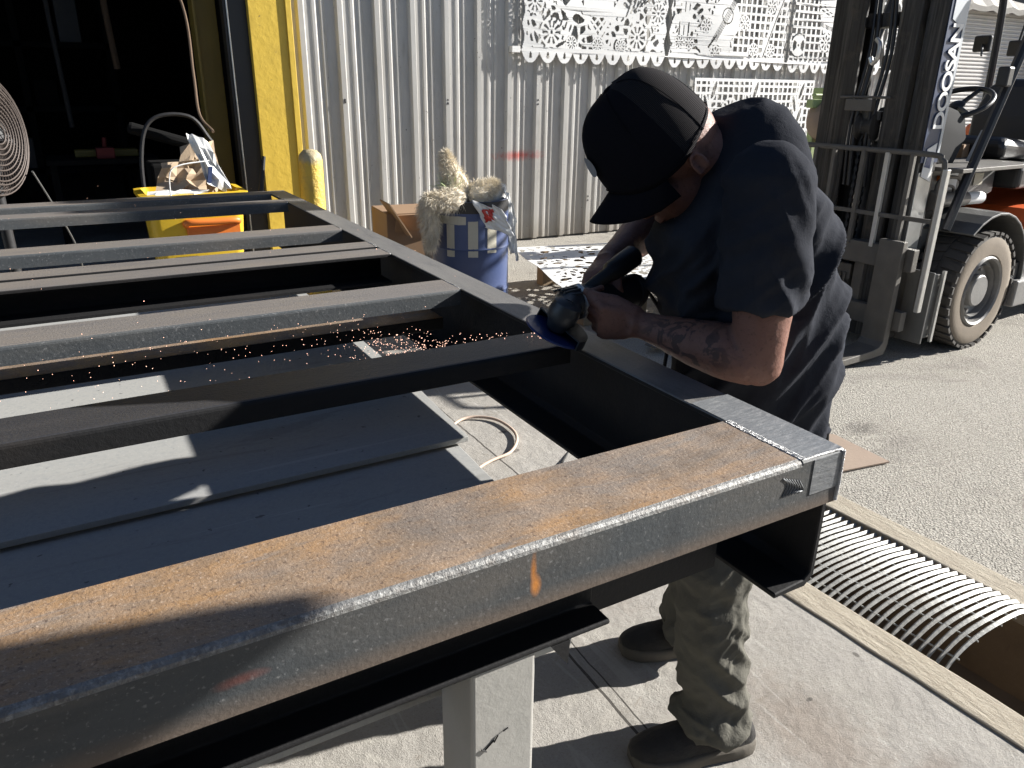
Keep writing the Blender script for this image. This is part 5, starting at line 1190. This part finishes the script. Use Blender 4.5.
# ------------------------------------------------------------ grinder
gt = thing('angle_grinder', tuple(G), 'dark angle grinder with a blue disc held against the end of a beam', 'grinder')
dn = vn(.30, -.28, .91); DC = Vector((.806, 1.222, .950))
def frame_mb(mb, c, ax):
    ax = ax.normalized(); a = Vector((0, 0, 1)) if abs(ax.z) < .9 else Vector((1, 0, 0)); u_ = ax.cross(a).normalized(); w_ = ax.cross(u_)
    mb.v = [tuple(c+u_*v[0]+w_*v[1]+ax*v[2]) for v in mb.v]; return mb
b = MB(); b.lathe([(.0001, -.004), (.030, -.004), (.060, .001), (.0625, .003), (.060, .006), (.03, .003), (.0001, .003)], (0, 0, 0), 'z', 40, cap=False); frame_mb(b, DC-dn*.012, dn).build('flap_disc', 'disc', gt, smooth=True)
b = MB(); gu = (GA-dn*GA.dot(dn)).normalized(); gw = dn.cross(gu); rs = []
for k in range(25):
    a = -1.5+3.0*k/24; dd = gu*math.cos(a)+gw*math.sin(a)
    rs.append([DC+dd*r_+dn*z for r_, z in ((.02, .010), (.066, .010), (.067, -.010), (.064, -.010), (.063, .007), (.02, .007))])
b.rings(rs); b.build('guard', 'black', gt, smooth=True)
b = MB(); b.lathe([(.012, -.01), (.02, -.005), (.024, .008), (.030, .018), (.032, .036), (.029, .052), (.018, .060), (.0001, .062)], (0, 0, 0), 'z', 28); frame_mb(b, DC+dn*.004, dn)
b.build('gear_head', 'gear', gt, smooth=True)
b = MB(); b.tube([DC+dn*.036, G+GA*.03, G+GA*.05], [.032, .031, .031], 20); 
for k in range(5):
    a = -.9+k*.32; u_ = GA.cross(dn).normalized(); b.tube([G+GA*.0+(dn*math.cos(a)+u_*math.sin(a))*.031, G+GA*.045+(dn*math.cos(a)+u_*math.sin(a))*.033], .0028, 6)
b.build('gear_neck', 'gear', gt, smooth=True)
b = MB(); b.lathe([(.030, .048), (.039, .05), (.039, .058), (.034, .062)], (0, 0, 0), 'z', 8); frame_mb(b, G, GA).build('collar_plate', 'chrome', gt, bevel=.003)
b = MB(); b.lathe([(.033, .06), (.035, .08), (.033, .12), (.031, .16), (.035, .185), (.036, .21), (.034, .226), (.024, .232), (.0001, .233)], (0, 0, 0), 'z', 28); frame_mb(b, G, GA); b.build('motor_body', 'black', gt, smooth=True)
b = MB()
for k in range(3): b.lathe([(.0355, .205+k*.006), (.0375, .2065+k*.006), (.0355, .2085+k*.006)], (0, 0, 0), 'z', 28)
frame_mb(b, G, GA).build('vent_ring', 'dark', gt, smooth=True)
hs = Vector((.945, 1.245, 1.040)); he = Vector((1.030, 1.265, 1.070))
b = MB(); b.tube([G+GA*.02, hs, hs.lerp(he, .1), hs.lerp(he, .5), hs.lerp(he, .92), he], [.008, .016, .022, .024, .024, .018], 16); b.build('side_handle', 'black', gt, smooth=True)
b = MB(); b.tube(crv([G+GA*.232, G+GA*.27+Vector((0, 0, -.02)), (1.10, 1.22, .90), (1.06, 1.18, .80), (1.12, 1.25, .62), (1.3, 1.6, .3), (1.5, 2.2, .02), (2.0, 2.6, .012)], 8), .0045, 8); b.build('power_cord', 'black', gt, smooth=True)

# ------------------------------------------------------------ sparks
rg = random.Random(4); b = MB()
def spark(p, r_):
    p = Vector(p); b.add([p+Vector((r_, 0, 0)), p-Vector((r_, 0, 0)), p+Vector((0, r_, 0)), p-Vector((0, r_, 0)), p+Vector((0, 0, r_)), p-Vector((0, 0, r_))], [(0, 2, 4), (2, 1, 4), (1, 3, 4), (3, 0, 4), (2, 0, 5), (1, 2, 5), (3, 1, 5), (0, 3, 5)])
A0, A1 = Vector((.835, 1.30, .905)), Vector((.62, 1.50, .85))
for i in range(260):   # stream close to the disc
    t = rg.random(); spark(A0.lerp(A1, t)+Vector((rg.gauss(0, 1)*.010, rg.gauss(0, 1)*.012*(1+t), rg.gauss(0, 1)*.006*(1+2*t))), rg.uniform(.0006, .0013))
for i in range(260):   # thick cluster where it hits the web
    spark(Vector((.60, 1.56, .83))+Vector((rg.gauss(0, 1)*.045, rg.gauss(0, 1)*.06, rg.gauss(0, 1)*.018)), rg.uniform(.0005, .0013))
for i in range(230):   # spread to the left, thinning out
    t = rg.random()**1.6; spark(Vector((.60, 1.60, .85))+Vector((-.75*t+rg.gauss(0, 1)*.05, .10*t+rg.gauss(0, 1)*.10, rg.gauss(0, 1)*.03)), rg.uniform(.0004, .0010))
for i in range(35): spark((rg.uniform(-.4, .9), rg.uniform(1.3, 3.6), rg.uniform(.905, 1.05)), rg.uniform(.0005, .0009))
b.build('sparks', 'spark')['kind'] = 'stuff'

# added shadow-casting curtain outside the picture to the right; its shadow falls across the near left of the beam
ws_ = thing('shadow_blocker', (2.42, -.7, 0), 'added raised curtain on two thin posts standing just outside the view', 'blocker')
ZS = .9+(2.42-.16)*SUN.z/SUN.x; YS = .68-(2.42-.16)*(-SUN.y/SUN.x)
m = MB(); m.box(2.412, 2.428, -1.7, YS, ZS, ZS+1.1); m.build('blocker', 'rustplate', ws_)
for y in (-1.5, -.62):
    m = MB(); m.box(2.40, 2.60, y, y+.04, .0, .04); m.box(2.432, 2.462, y, y+.03, .04, ZS+1.1); m.build('post', 'dark', ws_, bevel=.004)

# dark container added out of view behind the viewpoint; it takes the sky light off the near side of the frame
ct_ = thing('light_baffle', (-3, -2.6, 0), 'dark ribbed container standing behind the viewpoint, outside the picture', 'baffle')
m = MB(); prof = []
x = -7.5
while x < 1.1: prof += [(x, -1.35), (x+.07, -1.35), (x+.10, -1.385), (x+.17, -1.385), (x+.20, -1.35)]; x += .27
n = len(prof); m.add([(px, py, z) for z in (.15, 2.5) for px, py in prof], [(i, i+1, n+i+1, n+i) for i in range(n-1)]); m.box(-7.5, 1.1, -3.8, -1.40, .15, 2.5); m.build('side_panel', 'baffle', ct_)
m = MB(); m.box(-7.55, 1.15, -3.85, -1.34, 0, .15); m.box(-7.55, 1.15, -3.85, -1.34, 2.5, 2.6); m.build('frame_rail', 'baffle', ct_, bevel=.01)
